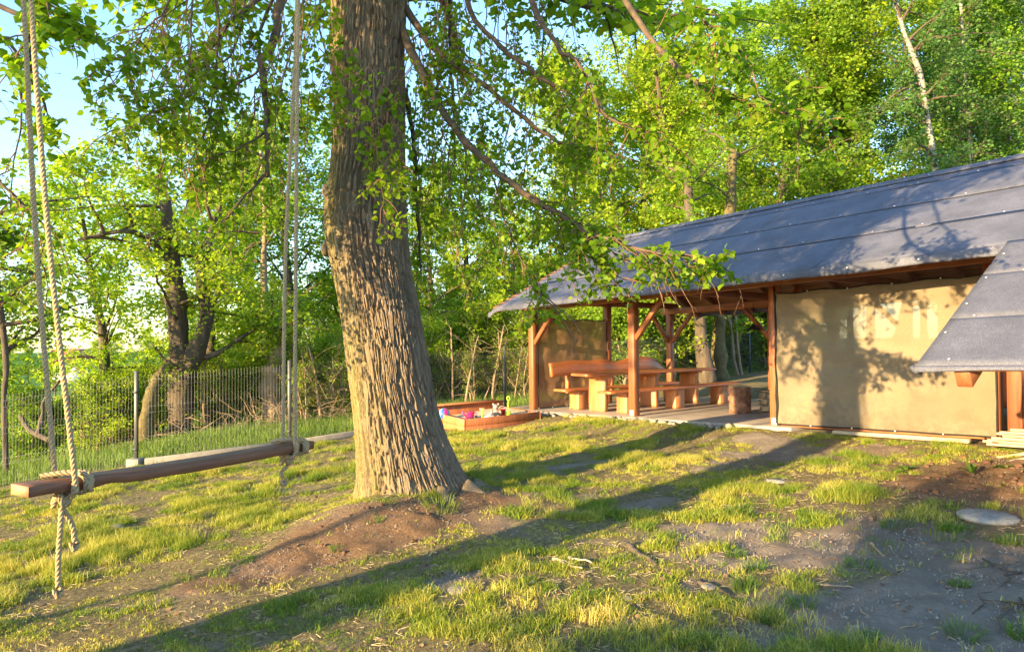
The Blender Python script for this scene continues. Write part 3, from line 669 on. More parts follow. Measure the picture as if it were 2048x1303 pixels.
# sprigs hanging in front of the trunk
for (px, py, L, d) in ((655, -30, 1.0, 6.4), (690, 20, 1.2, 6.3), (720, 60, 1.0, 6.3), (745, 110, .9, 6.2), (690, 110, .8, 6.4), (770, 150, .8, 6.3), (740, 230, .8, 6.3), (790, 250, .6, 6.2), (675, -60, .9, 6.1), (775, 300, .5, 6.2), (760, 340, .5, 6.2), (650, 90, .9, 6.6)):
    C_ = wander(at(px, py, d), (LR.normal(.1, .2), LR.normal(0, .2), -.7), L * .8, 8, LR, .12, .6)
    twigs.tube(C_, np.linspace(.005, .0018, 9), 4, False); put_leaves(C_, 10, .2, .04, .062); dress(C_, .1, 5, .3, 9, .5, 1., .060, 1)
# near twigs by the swing ropes, upper left
P = limb([(-260, -330, 4.4), (-90, -60, 4.3), (20, 20, 4.2), (60, 50, 4.2), (55, 110, 4.2), (75, 180, 4.3), (95, 220, 4.4)], .02, .004, 22); dress(P, .35, 12, .3, 9, .5, .9, .066)
P = limb([(-130, -200, 4.2), (-20, -70, 4.1), (60, -20, 4.1), (110, 20, 4.1), (150, 60, 4.1)], .014, .003, 16); dress(P, .35, 14, .22, 9, .4, .9, .066)
P = limb([(-120, 160, 5.6), (-40, 100, 5.6), (20, 80, 5.6), (40, 200, 5.7), (20, 420, 5.8)], .022, .004, 18); dress(P, .3, 12, .6, 9, .8)
P = limb([(-200, 300, 5.4), (-60, 330, 5.5), (40, 400, 5.6), (90, 460, 5.7), (70, 560, 5.8)], .016, .004, 18); dress(P, .3, 16, .6, 10, .6)
# the crown above the picture: limbs that leave the frame and carry shade
crownP = []; cl = MB()
def crown_limb(az, z0, L, el, r0, n=11):
    c0 = np.array([-1.1, TY, z0]); B_ = wander(c0, (math.cos(az) * math.cos(el), math.sin(az) * math.cos(el), math.sin(el)), L, 9, LR, .10, .35)
    MB().tube(B_ - np.array(LB), np.linspace(r0, .02, 10), 8).obj('limb', M['limb'], linden, True)
    for q in range(n):
        p, d = along(B_, .2 + .8 * (q + LR.random()) / n); a = LR.uniform(0, 6.28)
        C_ = wander(p, d * .5 + np.array([math.cos(a), math.sin(a), LR.normal(.1, .4)]) * .8, L * .35 * LR.uniform(.5, 1.2), 6, LR, .16, .5)
        cl.tube(C_, np.linspace(.02, .005, 7), 4, False)
        for e in range(5):
            p2, d2 = along(C_, LR.random() * .99); a = LR.uniform(0, 6.28)
            E_ = wander(p2, d2 * .5 + np.array([math.cos(a), math.sin(a), -.2]), .8 * LR.uniform(.5, 1.3), 4, LR, .2, .6); cl.tube(E_, [.005, .004, .003, .0025, .002], 3, False)
            m2 = 26; ts = np.clip(LR.random(m2) * 4, 0, 3.99); ii = ts.astype(int); ff = (ts - ii)[:, None]
            crownP.append(E_[ii] * (1 - ff) + E_[ii + 1] * ff + LR.normal(0, .12, (m2, 3)))
for k in range(20):
    crown_limb(k * 2.4 + .3, 5.6 + .26 * k, LR.uniform(3.8, 5.6), .15 + .03 * k, .14 - .003 * k)
MB().tube(np.array([[-1.25, TY, 6.7], [-1.2, TY, 8.2], [-1.05, TY + .1, 9.8], [-1.1, TY, 11.6]]) - np.array(LB), [.40, .30, .2, .08], 14).obj('upper_trunk', M['bark'], linden, True)
cl.V = [v_ - np.array(LB) for v_ in cl.V]; tag(cl.obj('branches', M['limb'], linden), kind='stuff')
crownP = np.concatenate(crownP)
# keep the high crown out of the view cone
def project(P):
    q = P - np.array([0, 0, CAM_Z]); w = q @ FW; return 1024 + F_PX * (q @ RT) / w, 651.5 - F_PX * (q @ UP) / w, w
qx, qy, qw = project(crownP); keep = (qy < 60) | (qw < .5) | (qx < -100) | (qx > 2150); crownP = crownP[keep]
o = link('upper_crown', leaf_mesh('upper_crown', crownP - np.array(LB), LR.uniform(.10, .17, len(crownP)), LR, False, .4, .6), M['leaf_linden'], linden); o['kind'] = 'stuff'
leafP = np.concatenate(leafP); leafS = np.concatenate(leafS)
qx, qy, qw = project(leafP)
clear = ~((qx > 1130) & (qy > 625)) & ~((qx > 1280) & (qy > 572)) & ~((qx > 1180) & (qy > 600) & (np.sin(leafP[:, 0] * 40) > 0)) & ~((qx > 110) & (qx < 290) & (qy > 110) & (qy < 215) & (qw < 5.2)) 
leafP, leafS, qx, qy, qw = leafP[clear], leafS[clear], qx[clear], qy[clear], qw[clear]
big = leafS / qw; inv = (qx > 5) & (qx < 2043) & (qy > 5) & (qy < 1290)
order = np.argsort(-(big * inv)); top = order[:300]; rest = order[300:]
variants = [leaf_mesh('leaf', np.zeros((1, 3)), np.array([1.]), np.random.default_rng(500 + k), True, .5, .5, np.array([.25 + .05 * k])) for k in range(12)]
for k, i_ in enumerate(top):
    lo = link('leaf', variants[k % 12], M['leaf_linden'], linden); lo.location = Vector(leafP[i_]) - LB; s_ = float(leafS[i_]); lo.scale = (s_, s_, s_)
    lo.rotation_euler = (0, 0, LR.uniform(0, 6.28))
o = link('foliage', leaf_mesh('foliage', leafP[rest] - np.array(LB), leafS[rest], LR, True, .55, .5), M['leaf_linden'], linden); o['kind'] = 'stuff'
twigs.V = [v_ - np.array(LB) for v_ in twigs.V]; tag(twigs.obj('twigs', M['twig'], linden), kind='stuff')
print('linden leaves', len(leafP), 'crown', len(crownP))

fx = LR.uniform(-7, 7, 9000); fy = LR.uniform(3.6, 13, 9000); kk = (LR.random(9000) < np.clip(4.5 / np.hypot(fx, fy), 0, 1) ** 1.5 * .5) & in_fence(fx, fy) & ~in_hut(fx, fy); fx, fy = fx[kk], fy[kk]
tag(link('leaf_litter', leaf_mesh('leaf_litter', np.c_[fx, fy, gz(fx, fy) + .008], LR.uniform(.015, .042, len(fx)), LR, True, 0., .35, LR.random(len(fx))), simple('dead_leaf', (.24, .14, .07), .9, .6, 5, bmp=0)), 'small brown fallen leaves and bud scales scattered on the lawn', 'leaf litter', kind='stuff')

# ------------------------------------------------------------------ rope swing
sw = empty('rope_swing', tuple(at(330, 940, 3.75))); SWB = np.array(sw.location)
tag(sw, 'long wooden plank swing hung on knotted hemp ropes left of the trunk', 'swing')
A0 = at(40, 969, 3.30); B0 = at(612, 880, 4.78)                    # back upper edge ends
ex = B0 - A0; Lp = np.linalg.norm(ex); ex /= Lp
ey = np.cross([0, 0, 1.], ex); ey /= np.linalg.norm(ey); ez = np.cross(ex, ey)      # ey points away from camera
wid, thk = .165, .052
ns = 40; V = []; A_ = []
for k in range(ns + 1):
    t = k / ns; c0 = A0 + ex * Lp * t
    wv = .006 * math.sin(t * 9) + .004 * math.sin(t * 23); bow = -.012 * math.sin(t * math.pi)
    for (yy, zz, rr) in ((-.5, 0, 0), (.5, 0, 0), (.5, -1, 0), (-.5, -1, 0)):
        chip = (.010 * max(0, math.sin(t * 31 + 1)) * max(0, math.sin(t * 7))) if (yy < 0 and zz < 0) else 0
        V.append(c0 + ey * ((yy * wid) + (wv if yy < 0 else -wv)) + ez * (zz * thk + bow + chip) + ey * chip)
V = np.array(V) - SWB
Q = [];
for k in range(ns):
    for j in range(4): a = k * 4 + j; b_ = k * 4 + (j + 1) % 4; Q.append([a, b_, b_ + 4, a + 4])
Q += [[3, 2, 1, 0], [ns * 4, ns * 4 + 1, ns * 4 + 2, ns * 4 + 3]]
plank = MB().add(V, Q).obj('seat_plank', M['swing_wood'], sw, False, .004)
e0 = MB(); e0.box(A0 - SWB - ey * wid / 2 - ex * .0025 - ez * thk * .97, ex * .002, ey * wid * .98, ez * thk * .94); e0.obj('end_grain', M['end_wood'], plank)
def rope_mesh(P, R=.0125, pitch=.075, strands=3, per=11):
    P = resample(np.array(P, float), max(4, int(sum(np.linalg.norm(np.diff(P, axis=0), axis=1)) / pitch * per)))
    L = np.r_[0, np.cumsum(np.linalg.norm(np.diff(P, axis=0), axis=1))]
    T = np.gradient(P, axis=0); T /= np.linalg.norm(T, axis=1)[:, None] + 1e-9
    N = np.cross(T, [.3, .9, .1]); N /= np.linalg.norm(N, axis=1)[:, None]; B = np.cross(T, N); mb = MB()
    for s_ in range(strands):
        ph = L / pitch * 2 * math.pi + s_ * 2 * math.pi / strands
        C_ = P + (N * np.cos(ph)[:, None] + B * np.sin(ph)[:, None]) * R * .52; mb.tube(C_, R * .60, 6)
    return mb
def rope(name, P, parent, R=.0125, **k):
    mb = rope_mesh(np.array(P) - SWB, R, **k); return mb.obj(name, M['rope'], parent, True)
def Pl(t, y, z): return A0 + ex * Lp * t + ey * y + ez * z
def _tpx(px):
    ts_ = np.linspace(0, 1, 400); q_ = project(A0 + ex * Lp * ts_[:, None]); return float(ts_[np.argmin(np.abs(q_[0] - px))])
tN, tF = _tpx(135), _tpx(578)
rn = .0135
rope('rope', [at(0, -760, 3.75), at(47, 0, 3.65), at(72, 480, 3.62), Pl(tN - .01, wid / 2 + .008, .05), Pl(tN - .01, wid / 2 + .012, -.01), Pl(tN - .01, wid / 2 + .012, -thk - .012), Pl(tN - .02, 0, -thk - .03)], sw)
rope('rope', [at(15, -760, 3.75), at(62, 0, 3.52), at(98, 480, 3.45), Pl(tN - .01, -wid / 2 - .012, .045), Pl(tN - .01, -wid / 2 - .016, -.02), Pl(tN - .01, -wid / 2 - .004, -thk - .02), Pl(tN, -.02, -thk - .035)], sw)
rope('rope', [at(600, -760, 4.95), at(594, 0, 4.85), at(572, 480, 4.8), Pl(tF, wid / 2 - .02, .05), Pl(tF, wid / 2 + .010, -.0), Pl(tF - .01, wid / 2, -thk - .015), Pl(tF - .03, 0, -thk - .03)], sw)
rope('rope', [at(612, -760, 4.9), at(597, 0, 4.7), at(592, 480, 4.65), Pl(tF - .01, -wid / 2 + .01, .05), Pl(tF - .01, -wid / 2 - .014, -.0), Pl(tF - .02, -wid / 2, -thk - .02), Pl(tF - .03, -.02, -thk - .035)], sw)
for t in (tN, tF):
    s_ = 1 if t == tN else .8
    # hitch over the plank top
    rope('hitch', [Pl(t - .045, wid / 2 + .005, .012), Pl(t - .02, wid * .2, .020), Pl(t + .015, -wid * .2, .020), Pl(t + .02, -wid / 2 - .012, .004), Pl(t + .02, -wid / 2 - .02, -.03), Pl(t + .02, -wid / 2, -thk - .014), Pl(t - .01, 0, -thk - .016)], sw)
    rope('hitch', [Pl(t - .03, wid / 2, .014), Pl(t, wid * .15, .022), Pl(t + .03, -wid * .3, .022), Pl(t + .035, -wid / 2 - .016, .0), Pl(t + .03, -wid / 2 - .022, -.045), Pl(t + .02, -wid / 2 + .02, -thk - .02)], sw)
    rope('hitch', [Pl(t + .01, -wid / 2 - .01, .03), Pl(t + .03, -wid / 2 - .028, -.005), Pl(t + .025, -wid / 2 - .032, -.045), Pl(t + .035, -wid / 2 - .02, -thk - .01)], sw)
    # knot below
    c0 = Pl(t - .02, -.02, -thk - .065); kp = [c0 + np.array([math.cos(a) * .030 * (1 + .25 * math.sin(2 * a)), math.sin(a) * .026, .024 * math.sin(3 * a) + .003 * a]) for a in np.linspace(0, 4.0 * math.pi, 22)]
    rope('knot', kp, sw)
if True:
    c0 = Pl(tN - .02, -.02, -thk - .08); dn = float(c0[1])
    rope('tail', [c0, at(121, 1050, dn - .02), at(117, 1110, dn - .03), at(116, 1172, dn - .03)], sw, .012)
    e = at(115, 1184, dn - .03); rope('tail_knot', [e + np.array([math.cos(a) * .015, math.sin(a) * .014, .012 * math.sin(2 * a) - .003 * a + .01]) for a in np.linspace(0, 9, 14)], sw, .009)
    rope('tail', [c0, at(141, 1042, dn + .04), at(147, 1060, dn + .05), at(149, 1082, dn + .05)], sw, .012)
    e = at(148, 1090, dn + .05); rope('tail_knot', [e + np.array([math.cos(a) * .015, math.sin(a) * .014, .012 * math.sin(2 * a) - .003 * a + .01]) for a in np.linspace(0, 9, 14)], sw, .009)
    c1 = Pl(tF - .02, -.02, -thk - .09)
    rope('tail', [c1, at(562, 945, 4.6), at(566, 955, 4.6)], sw); e = at(567, 962, 4.6)
    rope('tail_knot', [e + np.array([math.cos(a) * .018, math.sin(a) * .016, .012 * math.sin(2 * a) - .002 * a]) for a in np.linspace(0, 9, 14)], sw, .010)

# ------------------------------------------------------------------ the open timber hut
hut = empty('timber_shelter', tuple(bp(0, 0, FZ))); HB = np.array(hut.location)
tag(hut, 'long open timber shelter with stained posts under a grey felt roof', 'shelter')
def hbox(name, a0, a1, b0, b1, z0, z1, mat, parent=None, bevel=.006):
    par = parent or hut
    off = HB
    return MB().box(bp(a0, b0, z0) - off, BU * (a1 - a0), BV * (b1 - b0), BZ * (z1 - z0)).obj(name, M[mat], par, False, bevel)
def hbeam(name, p, q, w, h, mat='timber_u', parent=None, bevel=.006):
    """bar from p to q (a,b,z at the middle of its section)"""
    p = bp(*p); q = bp(*q); d = q - p; L = np.linalg.norm(d); d /= L; sd = np.cross(d, [0, 0, 1.]); sd /= np.linalg.norm(sd); up = np.cross(sd, d)
    return MB().box(p - sd * w / 2 - up * h / 2 - HB, d * L, sd * w, up * h).obj(name, M[mat], parent or hut, False, bevel)
Lb, Wd = 2.967, 4.70; ZT = 2.24; PW = .075
# slab (setting)
V = MB(); V.box(bp(-.30, -.22, FZ - .22), BU * 6.6, BV * 5.4, BZ * .22); tag(V.obj('concrete_slab', M['slab'], None, False, .01), kind='structure')
post_xy = [(0, 0), (Lb, 0), (2 * Lb, 0), (3 * Lb, 0), (4 * Lb, 0), (0, Wd / 2), (0, Wd), (Lb, Wd), (2 * Lb, Wd), (3 * Lb, Wd), (4 * Lb, Wd)]
for k, (a, b_) in enumerate(post_xy):
    hbox('post', a - PW, a + PW, b_ - PW, b_ + PW, FZ + .003, ZT - .003 if b_ != Wd / 2 else 3.6, 'timber')
# plates and tie beams
hbox('wall_plate', -.25, 13.4, -.07, .07, ZT, ZT + .15, 'timber_u'); hbox('wall_plate', -.25, 13.4, Wd - .07, Wd + .07, ZT, ZT + .15, 'timber_u')
for k in range(5): hbox('tie_beam', k * Lb - .06, k * Lb + .06, -.3 if k else -.1, Wd + .3, ZT + .153, ZT + .29, 'timber')
# knee braces
def brace(a, b_, da, db):
    s_ = .72; hbeam('brace', (a + da * PW * .9, b_ + db * PW * .9, ZT - s_), (a + da * s_, b_ + db * s_, ZT - .01), .09, .09, 'timber')
brace(0, 0, 1, 0); brace(0, 0, 0, 1); brace(Lb, 0, 1, 0); brace(2 * Lb, 0, 0, 1)
brace(0, Wd, 1, 0); brace(0, Wd, 0, -1); brace(Lb, Wd, -1, 0); brace(Lb, Wd, 1, 0); brace(Lb, 0, 0, 1); brace(2 * Lb, Wd, -1, 0)
# roof
RO = 1.1375; EZ = 2.316; RZ = 4.0485; A_0, A_1 = -.03, 13.5
sl_f = (RZ - EZ) / (Wd / 2 + RO)
def rz_(b_): return EZ + (min(b_, Wd - b_) + RO) * sl_f
roof = empty('roof', (0, 0, 0)); roof.parent = hut
for k in range(17):
    a = .12 + k * .83
    hbeam('rafter', (a, -RO + .05, rz_(-RO + .05) - .115), (a, Wd / 2, RZ - .115), .07, .13, 'timber', roof)
    hbeam('rafter', (a, Wd / 2, RZ - .115), (a, Wd + RO - .05, rz_(-RO + .05) - .115), .07, .13, 'timber', roof)
sn = math.hypot(1, sl_f)
for side in (0, 1):
    nbd = 21; w = (Wd / 2 + RO - .02) / nbd
    for k in range(nbd):
        b0 = -RO + .01 + k * w; b1 = b0 + w * .965
        if side: b0, b1 = Wd - b0, Wd - b1
        p0 = bp(A_0 + .05 + .02 * random.random(), b0, rz_(b0) - .048); p1 = bp(A_0 + .05, b1, rz_(b1) - .048)
        MB().box(p0 - HB, BU * (A_1 - A_0 - .1), p1 - p0, BZ * .022).obj('roof_board', M['timber_u'], roof)
# felt strips with overlaps, front then back
def felt(a0, a1, bfun, t0, t1, lift, name='felt_strip', sag=0.0, seed=0, thick=.0035):
    na = int((a1 - a0) / .12) + 2; nt_ = 9; AA, TT_ = np.meshgrid(np.linspace(a0, a1, na), np.linspace(t0, t1, nt_))
    b_ = bfun(TT_); zz = EZ + (np.minimum(b_, Wd - b_) + RO) * sl_f - .022 + lift + .018 * (fbm(AA * 1.1, TT_ * 2.3, 60 + seed, 3) - .5) + (TT_ - t0) / (t1 - t0) * -.0015
    # felt droops where the boards end at the gable
    zz -= .10 * np.clip((.28 - AA) / .3, 0, 1) ** 2 * (1 + .5 * (fbm(TT_ * 2, AA, 8, 2) - .5))
    P0 = BA + AA[..., None] * BU + b_[..., None] * BV + zz[..., None] * BZ - HB
    up = np.array([0, 0, thick]); V = np.concatenate([P0.reshape(-1, 3), (P0 - up).reshape(-1, 3)]); n_ = na * nt_
    i = np.arange(nt_ - 1)[:, None] * na; j = np.arange(na - 1)[None, :]
    Q = np.stack([i + j, i + j + 1, i + na + j + 1, i + na + j], -1).reshape(-1, 4); Q2 = Q[:, ::-1] + n_
    bd = list(range(na)) + [na - 1 + na * k for k in range(1, nt_)] + [na * (nt_ - 1) + k for k in range(na - 2, -1, -1)] + [na * k for k in range(nt_ - 2, 0, -1)]
    E_ = [[bd[k], bd[k] + n_, bd[(k + 1) % len(bd)] + n_, bd[(k + 1) % len(bd)]] for k in range(len(bd))]
    return MB().add(V, np.concatenate([Q, Q2, np.array(E_)])).obj(name, M['felt'], roof, True)
SLH = (Wd / 2 + RO)
cuts = [0, .285, .57, .855, 1.0]
for side in (0, 1):
    f_ = (lambda t: -RO + t * SLH) if side == 0 else (lambda t: Wd + RO - t * SLH)
    for k in range(4):
        splits = [A_0 - .06, A_1] if side or k in (1, 3) else ([A_0 - .06, 7.2, A_1] if k == 0 else [A_0 - .06, 5.1, 10.2, A_1])
        for q in range(len(splits) - 1):
            fo = felt(splits[q] - (.05 if q else 0), splits[q + 1], f_, cuts[k], min(1, cuts[k + 1] + .02), .006 + .0015 * k + .003 * q, seed=k * 3 + q + 20 * side)
    for k in range(3):
        b_ = f_(cuts[k + 1]); AA = np.linspace(A_0 - .05, A_1, 110)
        P = BA + AA[:, None] * BU + (b_ + .006 * (vnoise(AA * 1.4, AA * 0, k) - .5) - (.004 if side == 0 else -.004))[:, None] * BV + (EZ + (min(b_, Wd - b_) + RO) * sl_f - .016 + .018 * (fbm(AA * 1.1, AA * 0 + cuts[k + 1] * 2.3, 60 + k * 3 + 20 * side, 3) - .5) - .10 * np.clip((.28 - AA) / .3, 0, 1) ** 2)[:, None] * BZ - HB
        MB().tube(P, .0075, 5).obj('bitumen_bead', M['black'], roof, True)
# ridge cap
capM = MB()
na = 90; AA = np.linspace(A_0 - .07, A_1, na)
rows = []
for db, dz_ in ((-.26, -.26 * sl_f), (-.05, -.02), (.05, -.02), (.26, -.26 * sl_f)):
    rows.append(BA + AA[:, None] * BU + (Wd / 2 + db) * BV + (RZ + dz_ + .012 + .008 * (vnoise(AA * 2, AA * 0, 5) - .5) - .10 * np.clip((.28 - AA) / .3, 0, 1) ** 2)[:, None] * BZ - HB)
V = np.concatenate(rows); i = np.arange(3)[:, None] * na; j = np.arange(na - 1)[None, :]
ro = capM.add(V, np.stack([i + j, i + j + 1, i + na + j + 1, i + na + j], -1).reshape(-1, 4)).obj('ridge_cap', M['felt'], roof, True)
md = ro.modifiers.new('s', 'SOLIDIFY'); md.thickness = .006; md.offset = -1
# hanging felt flap along the front and back eaves
def flap(a0, a1, bpos, sgn, z0, drop, name='eave_flap', parent=None, sd=1):
    na = int((a1 - a0) / .07) + 2; AA = np.linspace(a0, a1, na); rows = []
    for t in np.linspace(0, 1, 5):
        out = sgn * (.012 + .022 * math.sin(t * 2.2)) + .02 * t * (vnoise(AA * 1.6, AA * 0 + 3, sd) - .5)
        dz_ = -t * (drop + .05 * (fbm(AA * .9, AA * 0, sd + 4, 3) - .5)) - .10 * np.clip((.28 - AA) / .3, 0, 1) ** 2
        rows.append(BA + AA[:, None] * BU + (bpos + out)[:, None] * BV + (z0 + .003 + dz_)[:, None] * BZ - HB)
    V = np.concatenate(rows); i = np.arange(4)[:, None] * na; j = np.arange(na - 1)[None, :]
    fo = MB().add(V, np.stack([i + j, i + j + 1, i + na + j + 1, i + na + j], -1).reshape(-1, 4)).obj(name, M['felt'], parent or roof, True)
    md = fo.modifiers.new('s', 'SOLIDIFY'); md.thickness = .005; return fo
flap(A_0 - .06, 9.41, -RO, -1, EZ - .014, .115, sd=2); flap(A_0 - .06, A_1, Wd + RO, 1, EZ - .014, .12, sd=9)
# washers of the felt nails
wm = MB(); v_, q_ = lathe([(0, .004), (.007, .004), (.013, .0015), (.014, -.002)], 10); wm.add(v_, q_); wme = wm.mesh('felt_nail'); wme.materials.append(M['washer'])
nr_front = np.cross(BU, BV + BZ * sl_f); nr_front /= np.linalg.norm(nr_front); nr_front *= np.sign(nr_front[2])
def nail(pos, nrm, parent=None, sc=.8):
    no = link('felt_nail', wme, None, parent or roof); no.location = Vector(pos - HB); no.rotation_mode = 'QUATERNION'; no.rotation_quaternion = Vector(nrm).to_track_quat('Z', 'Y'); no.scale = (sc,) * 3; return no
for k, t in enumerate((.30, .585, .87, .95)):
    b_ = -RO + t * SLH
    for q in range(15):
        a = .5 + q * .86 + random.uniform(-.12, .12); nail(bp(a, b_ + .0, EZ + (b_ + RO) * sl_f + .004 + .01 * (k == 3)), nr_front)
for q in range(8): nail(bp(3.35 + q * .86 + .05 * random.random(), -RO - .045, EZ - .065), -BV)
# catslide over the door
CA, CK = 9.41, 2.34
sl_c = sl_f + .10 / CK
def cat_b(t): return -RO - t * CK
def catfelt(t0, t1, lift, a0=CA, sd=0):
    na, nt_ = 40, 9; AA, TT_ = np.meshgrid(np.linspace(a0, A_1, na), np.linspace(t0, t1, nt_)); b_ = cat_b(TT_)
    zz = EZ + (b_ + RO) * sl_c - .012 + lift + .012 * (fbm(AA * 1.3, TT_ * 3, 70 + sd, 3) - .5) + (t1 - TT_) * .0
    P0 = BA + AA[..., None] * BU + b_[..., None] * BV + zz[..., None] * BZ - HB
    i = np.arange(nt_ - 1)[:, None] * na; j = np.arange(na - 1)[None, :]
    fo = MB().add(P0.reshape(-1, 3), np.stack([i + j, i + na + j, i + na + j + 1, i + j + 1], -1).reshape(-1, 4)).obj('felt_strip', M['felt'], roof, True)
    md = fo.modifiers.new('s', 'SOLIDIFY'); md.thickness = .007; md.offset = -1
for k, (t0, t1) in enumerate(((-.02, .30), (.28, .665), (.645, 1.0))): catfelt(t0, t1, .018 - .004 * k, sd=k)
cz = EZ - CK * sl_c
flap(CA - .01, A_1, -RO - CK, -1, cz - .01, .035, sd=13)
ff = MB(); 
p0 = bp(CA, -RO, EZ - .02); p1 = bp(CA, -RO - CK, cz - .02)
MB().box(p0 - HB, -BU * .008, p1 - p0, BZ * -.035).obj('verge_flap', M['felt'], roof)
for k in range(11):
    b0 = -RO - .03 - k * .212; b1 = b0 - .204
    q0 = bp(CA + .03, b0, EZ + (b0 + RO) * sl_c - .046); q1 = bp(CA + .03, b1, EZ + (b1 + RO) * sl_c - .046)
    MB().box(q0 - HB, BU * (A_1 - CA - .1), q1 - q0, BZ * .02).obj('roof_board', M['timber_u'], roof)
for a in (CA + .36, CA + 1.9, CA + 3.0, CA + 3.9):
    hbeam('rafter', (a, -RO - CK + .06, cz - .125), (a, -RO + .2, EZ + .1 - .125), .12, .15, 'timber', roof)
for (t, off) in ((.02, 1), (.30, 1), (.66, 1), (.97, 1)):
    for q in range(6):
        b_ = cat_b(t); nail(bp(CA + .28 + q * .72 + random.uniform(-.1, .1), b_, EZ + (b_ + RO) * sl_c + .016), nr_front)
for q in range(4): b_ = cat_b(.12 + .22 * q); nail(bp(CA + .06, b_, EZ + (b_ + RO) * sl_c + .016), nr_front)
# curled corner of the felt
MB().tube(np.array([bp(CA - .03, -RO - CK + .02, cz - .02), bp(CA + .02, -RO - CK - .01, cz - .05), bp(CA + .03, -RO - CK + .05, cz - .07)]) - HB, [.03, .028, .01], 8).obj('curled_corner', M['felt'], roof, True)
# boarded wall right of the cloth
for k in range(24):
    a = 3 * Lb + .14 + k * .165; hbox('wall_board', a, a + .158, -.02 + .004 * (k % 2), .012 + .004 * (k % 2), FZ + .02, ZT - .01, 'board_red')
for k in range(5): hbox('lath', 3 * Lb + .42 + k * .055, 3 * Lb + .45 + k * .055, -.06, -.04, 1.08, 1.62, 'timber')
hbox('sill_beam', 2 * Lb + .1, 3 * Lb - .1, -.06, .06, FZ - .01, FZ + .05, 'timber_u')
# metal post shoes
for (a, b_) in ((Lb, 0), (2 * Lb, 0)): hbox('post_shoe', a - .05, a + .05, -PW - .006, -PW + .001, FZ + .004, FZ + .12, 'washer', None, 0)
# ------------------------------------------------------------------ shade cloths
def shade(name, label, a0, a1, b0, b1, z0, z1, mat, off, pinch, sd=0, bot=None):
    n1_, n2_ = 70, 44; S, T_ = np.meshgrid(np.linspace(0, 1, n1_), np.linspace(0, 1, n2_))
    sag = -.035 * (1 - np.abs(2 * ((S * pinch) % 1) - 1)) * (T_ > .5) * (T_ - .5) * 2
    zb = z0 if bot is None else z0 + (bot) * S
    zz = zb + (z1 - zb) * T_ + sag
    wr = .018 * np.sin(S * 26 + T_ * 3 + 3 * fbm(S * 3, T_ * 3, sd, 2)) * (.3 + .7 * np.abs(T_ - .5) * 2) * .5 + .09 * (fbm(S * 2.2, T_ * 2.6, sd + 5, 4) - .5) * np.sin(np.pi * S) ** .5 + .02 * (fbm(S * 9 - T_ * 5, T_ * 3, sd + 15, 2) - .5)
    wr += .020 * np.sin(T_ * 30 + S * 9 + 3 * fbm(S * 3, T_ * 2, sd, 2)) * np.exp(-((S - .5) / .5) ** 2) * (fbm(S * 4, T_ * 4, sd + 9, 2) > .45)
    nrm = np.cross(BU * (a1 - a0) + BV * (b1 - b0), BZ); nrm /= np.linalg.norm(nrm)
    P0 = BA + (a0 + (a1 - a0) * S)[..., None] * BU + (b0 + (b1 - b0) * S)[..., None] * BV + zz[..., None] * BZ + (off + wr)[..., None] * nrm
    base = bp((a0 + a1) / 2, (b0 + b1) / 2, z0); root = empty(name, tuple(base)); tag(root, label, 'shade cloth')
    i = np.arange(n2_ - 1)[:, None] * n1_; j = np.arange(n1_ - 1)[None, :]
    MB().add((P0 - base).reshape(-1, 3), np.stack([i + j, i + j + 1, i + n1_ + j + 1, i + n1_ + j], -1).reshape(-1, 4)).obj('cloth', M[mat], root, True)
    for edge in (P0[0], P0[-1], P0[:, 0], P0[:, -1]):
        e_ = edge[::3]; MB().tube(e_ - base + nrm * .006, .011, 5).obj('hem', M['black'], root, True)
    for q in range(6):
        for rw in (P0[-1], P0[0]):
            p = rw[min(n1_ - 1, int(q / 5 * (n1_ - 1)))] + nrm * .02; no = link('eyelet', wme, None, root); no.location = Vector(p - base); no.rotation_mode = 'QUATERNION'; no.rotation_quaternion = Vector(nrm).to_track_quat('Z', 'Y'); no.scale = (.8,) * 3
    return root, P0, nrm, base
r_, P0, nr, base = shade('shade_cloth', 'large tan woven cloth closing the shelter bay right of the log stool', 2 * Lb + .06, 3 * Lb + .06, 0, 0, FZ + .03, ZT - .13, 'cloth', .10, 4, 3, .0)
cp = resample(np.array([bp(2 * Lb + .05, -.11, ZT - .02), bp(2 * Lb + .075, -.12, 1.5), bp(2 * Lb + .06, -.12, 1.0), bp(2 * Lb + .09, -.12, .5), bp(2 * Lb + .07, -.12, .1)]), 24)
MB().tube(cp - base, .012, 6).obj('tie_cord', M['black'], r_, True)
shade('shade_cloth', 'thin see-through brown cloth between the end posts behind the sandbox', 0, 0, .09, Wd / 2 - .09, FZ + .03, ZT - .17, 'cloth_thin', .06, 3, 8)
# back wall of the closed bay, dark boards seen through the weave
for k in range(36):
    a = 2 * Lb + .55 + k * .17
    if a < 13: hbox('wall_board', a, a + .162, Wd - .02, Wd + .01, FZ + .02, ZT - .01, 'board_red')

# lamp hanging in the shelter
lp = bp(Lb - .35, Wd - .2, 1.72); lo = empty('hanging_lamp', tuple(lp)); tag(lo, 'small black metal lampshade hanging beside the back post of the shelter', 'lamp')
v_, q_ = lathe([(.02, .12), (.035, .11), (.04, .09), (.15, 0), (.155, -.01), (.14, .0), (.03, .085)], 20); MB().add(v_, q_).obj('lamp_shade', M['black'], lo, True)
MB().tube([[0, 0, .11], [0, 0, .62]], .006, 5).obj('cord', M['black'], lo)

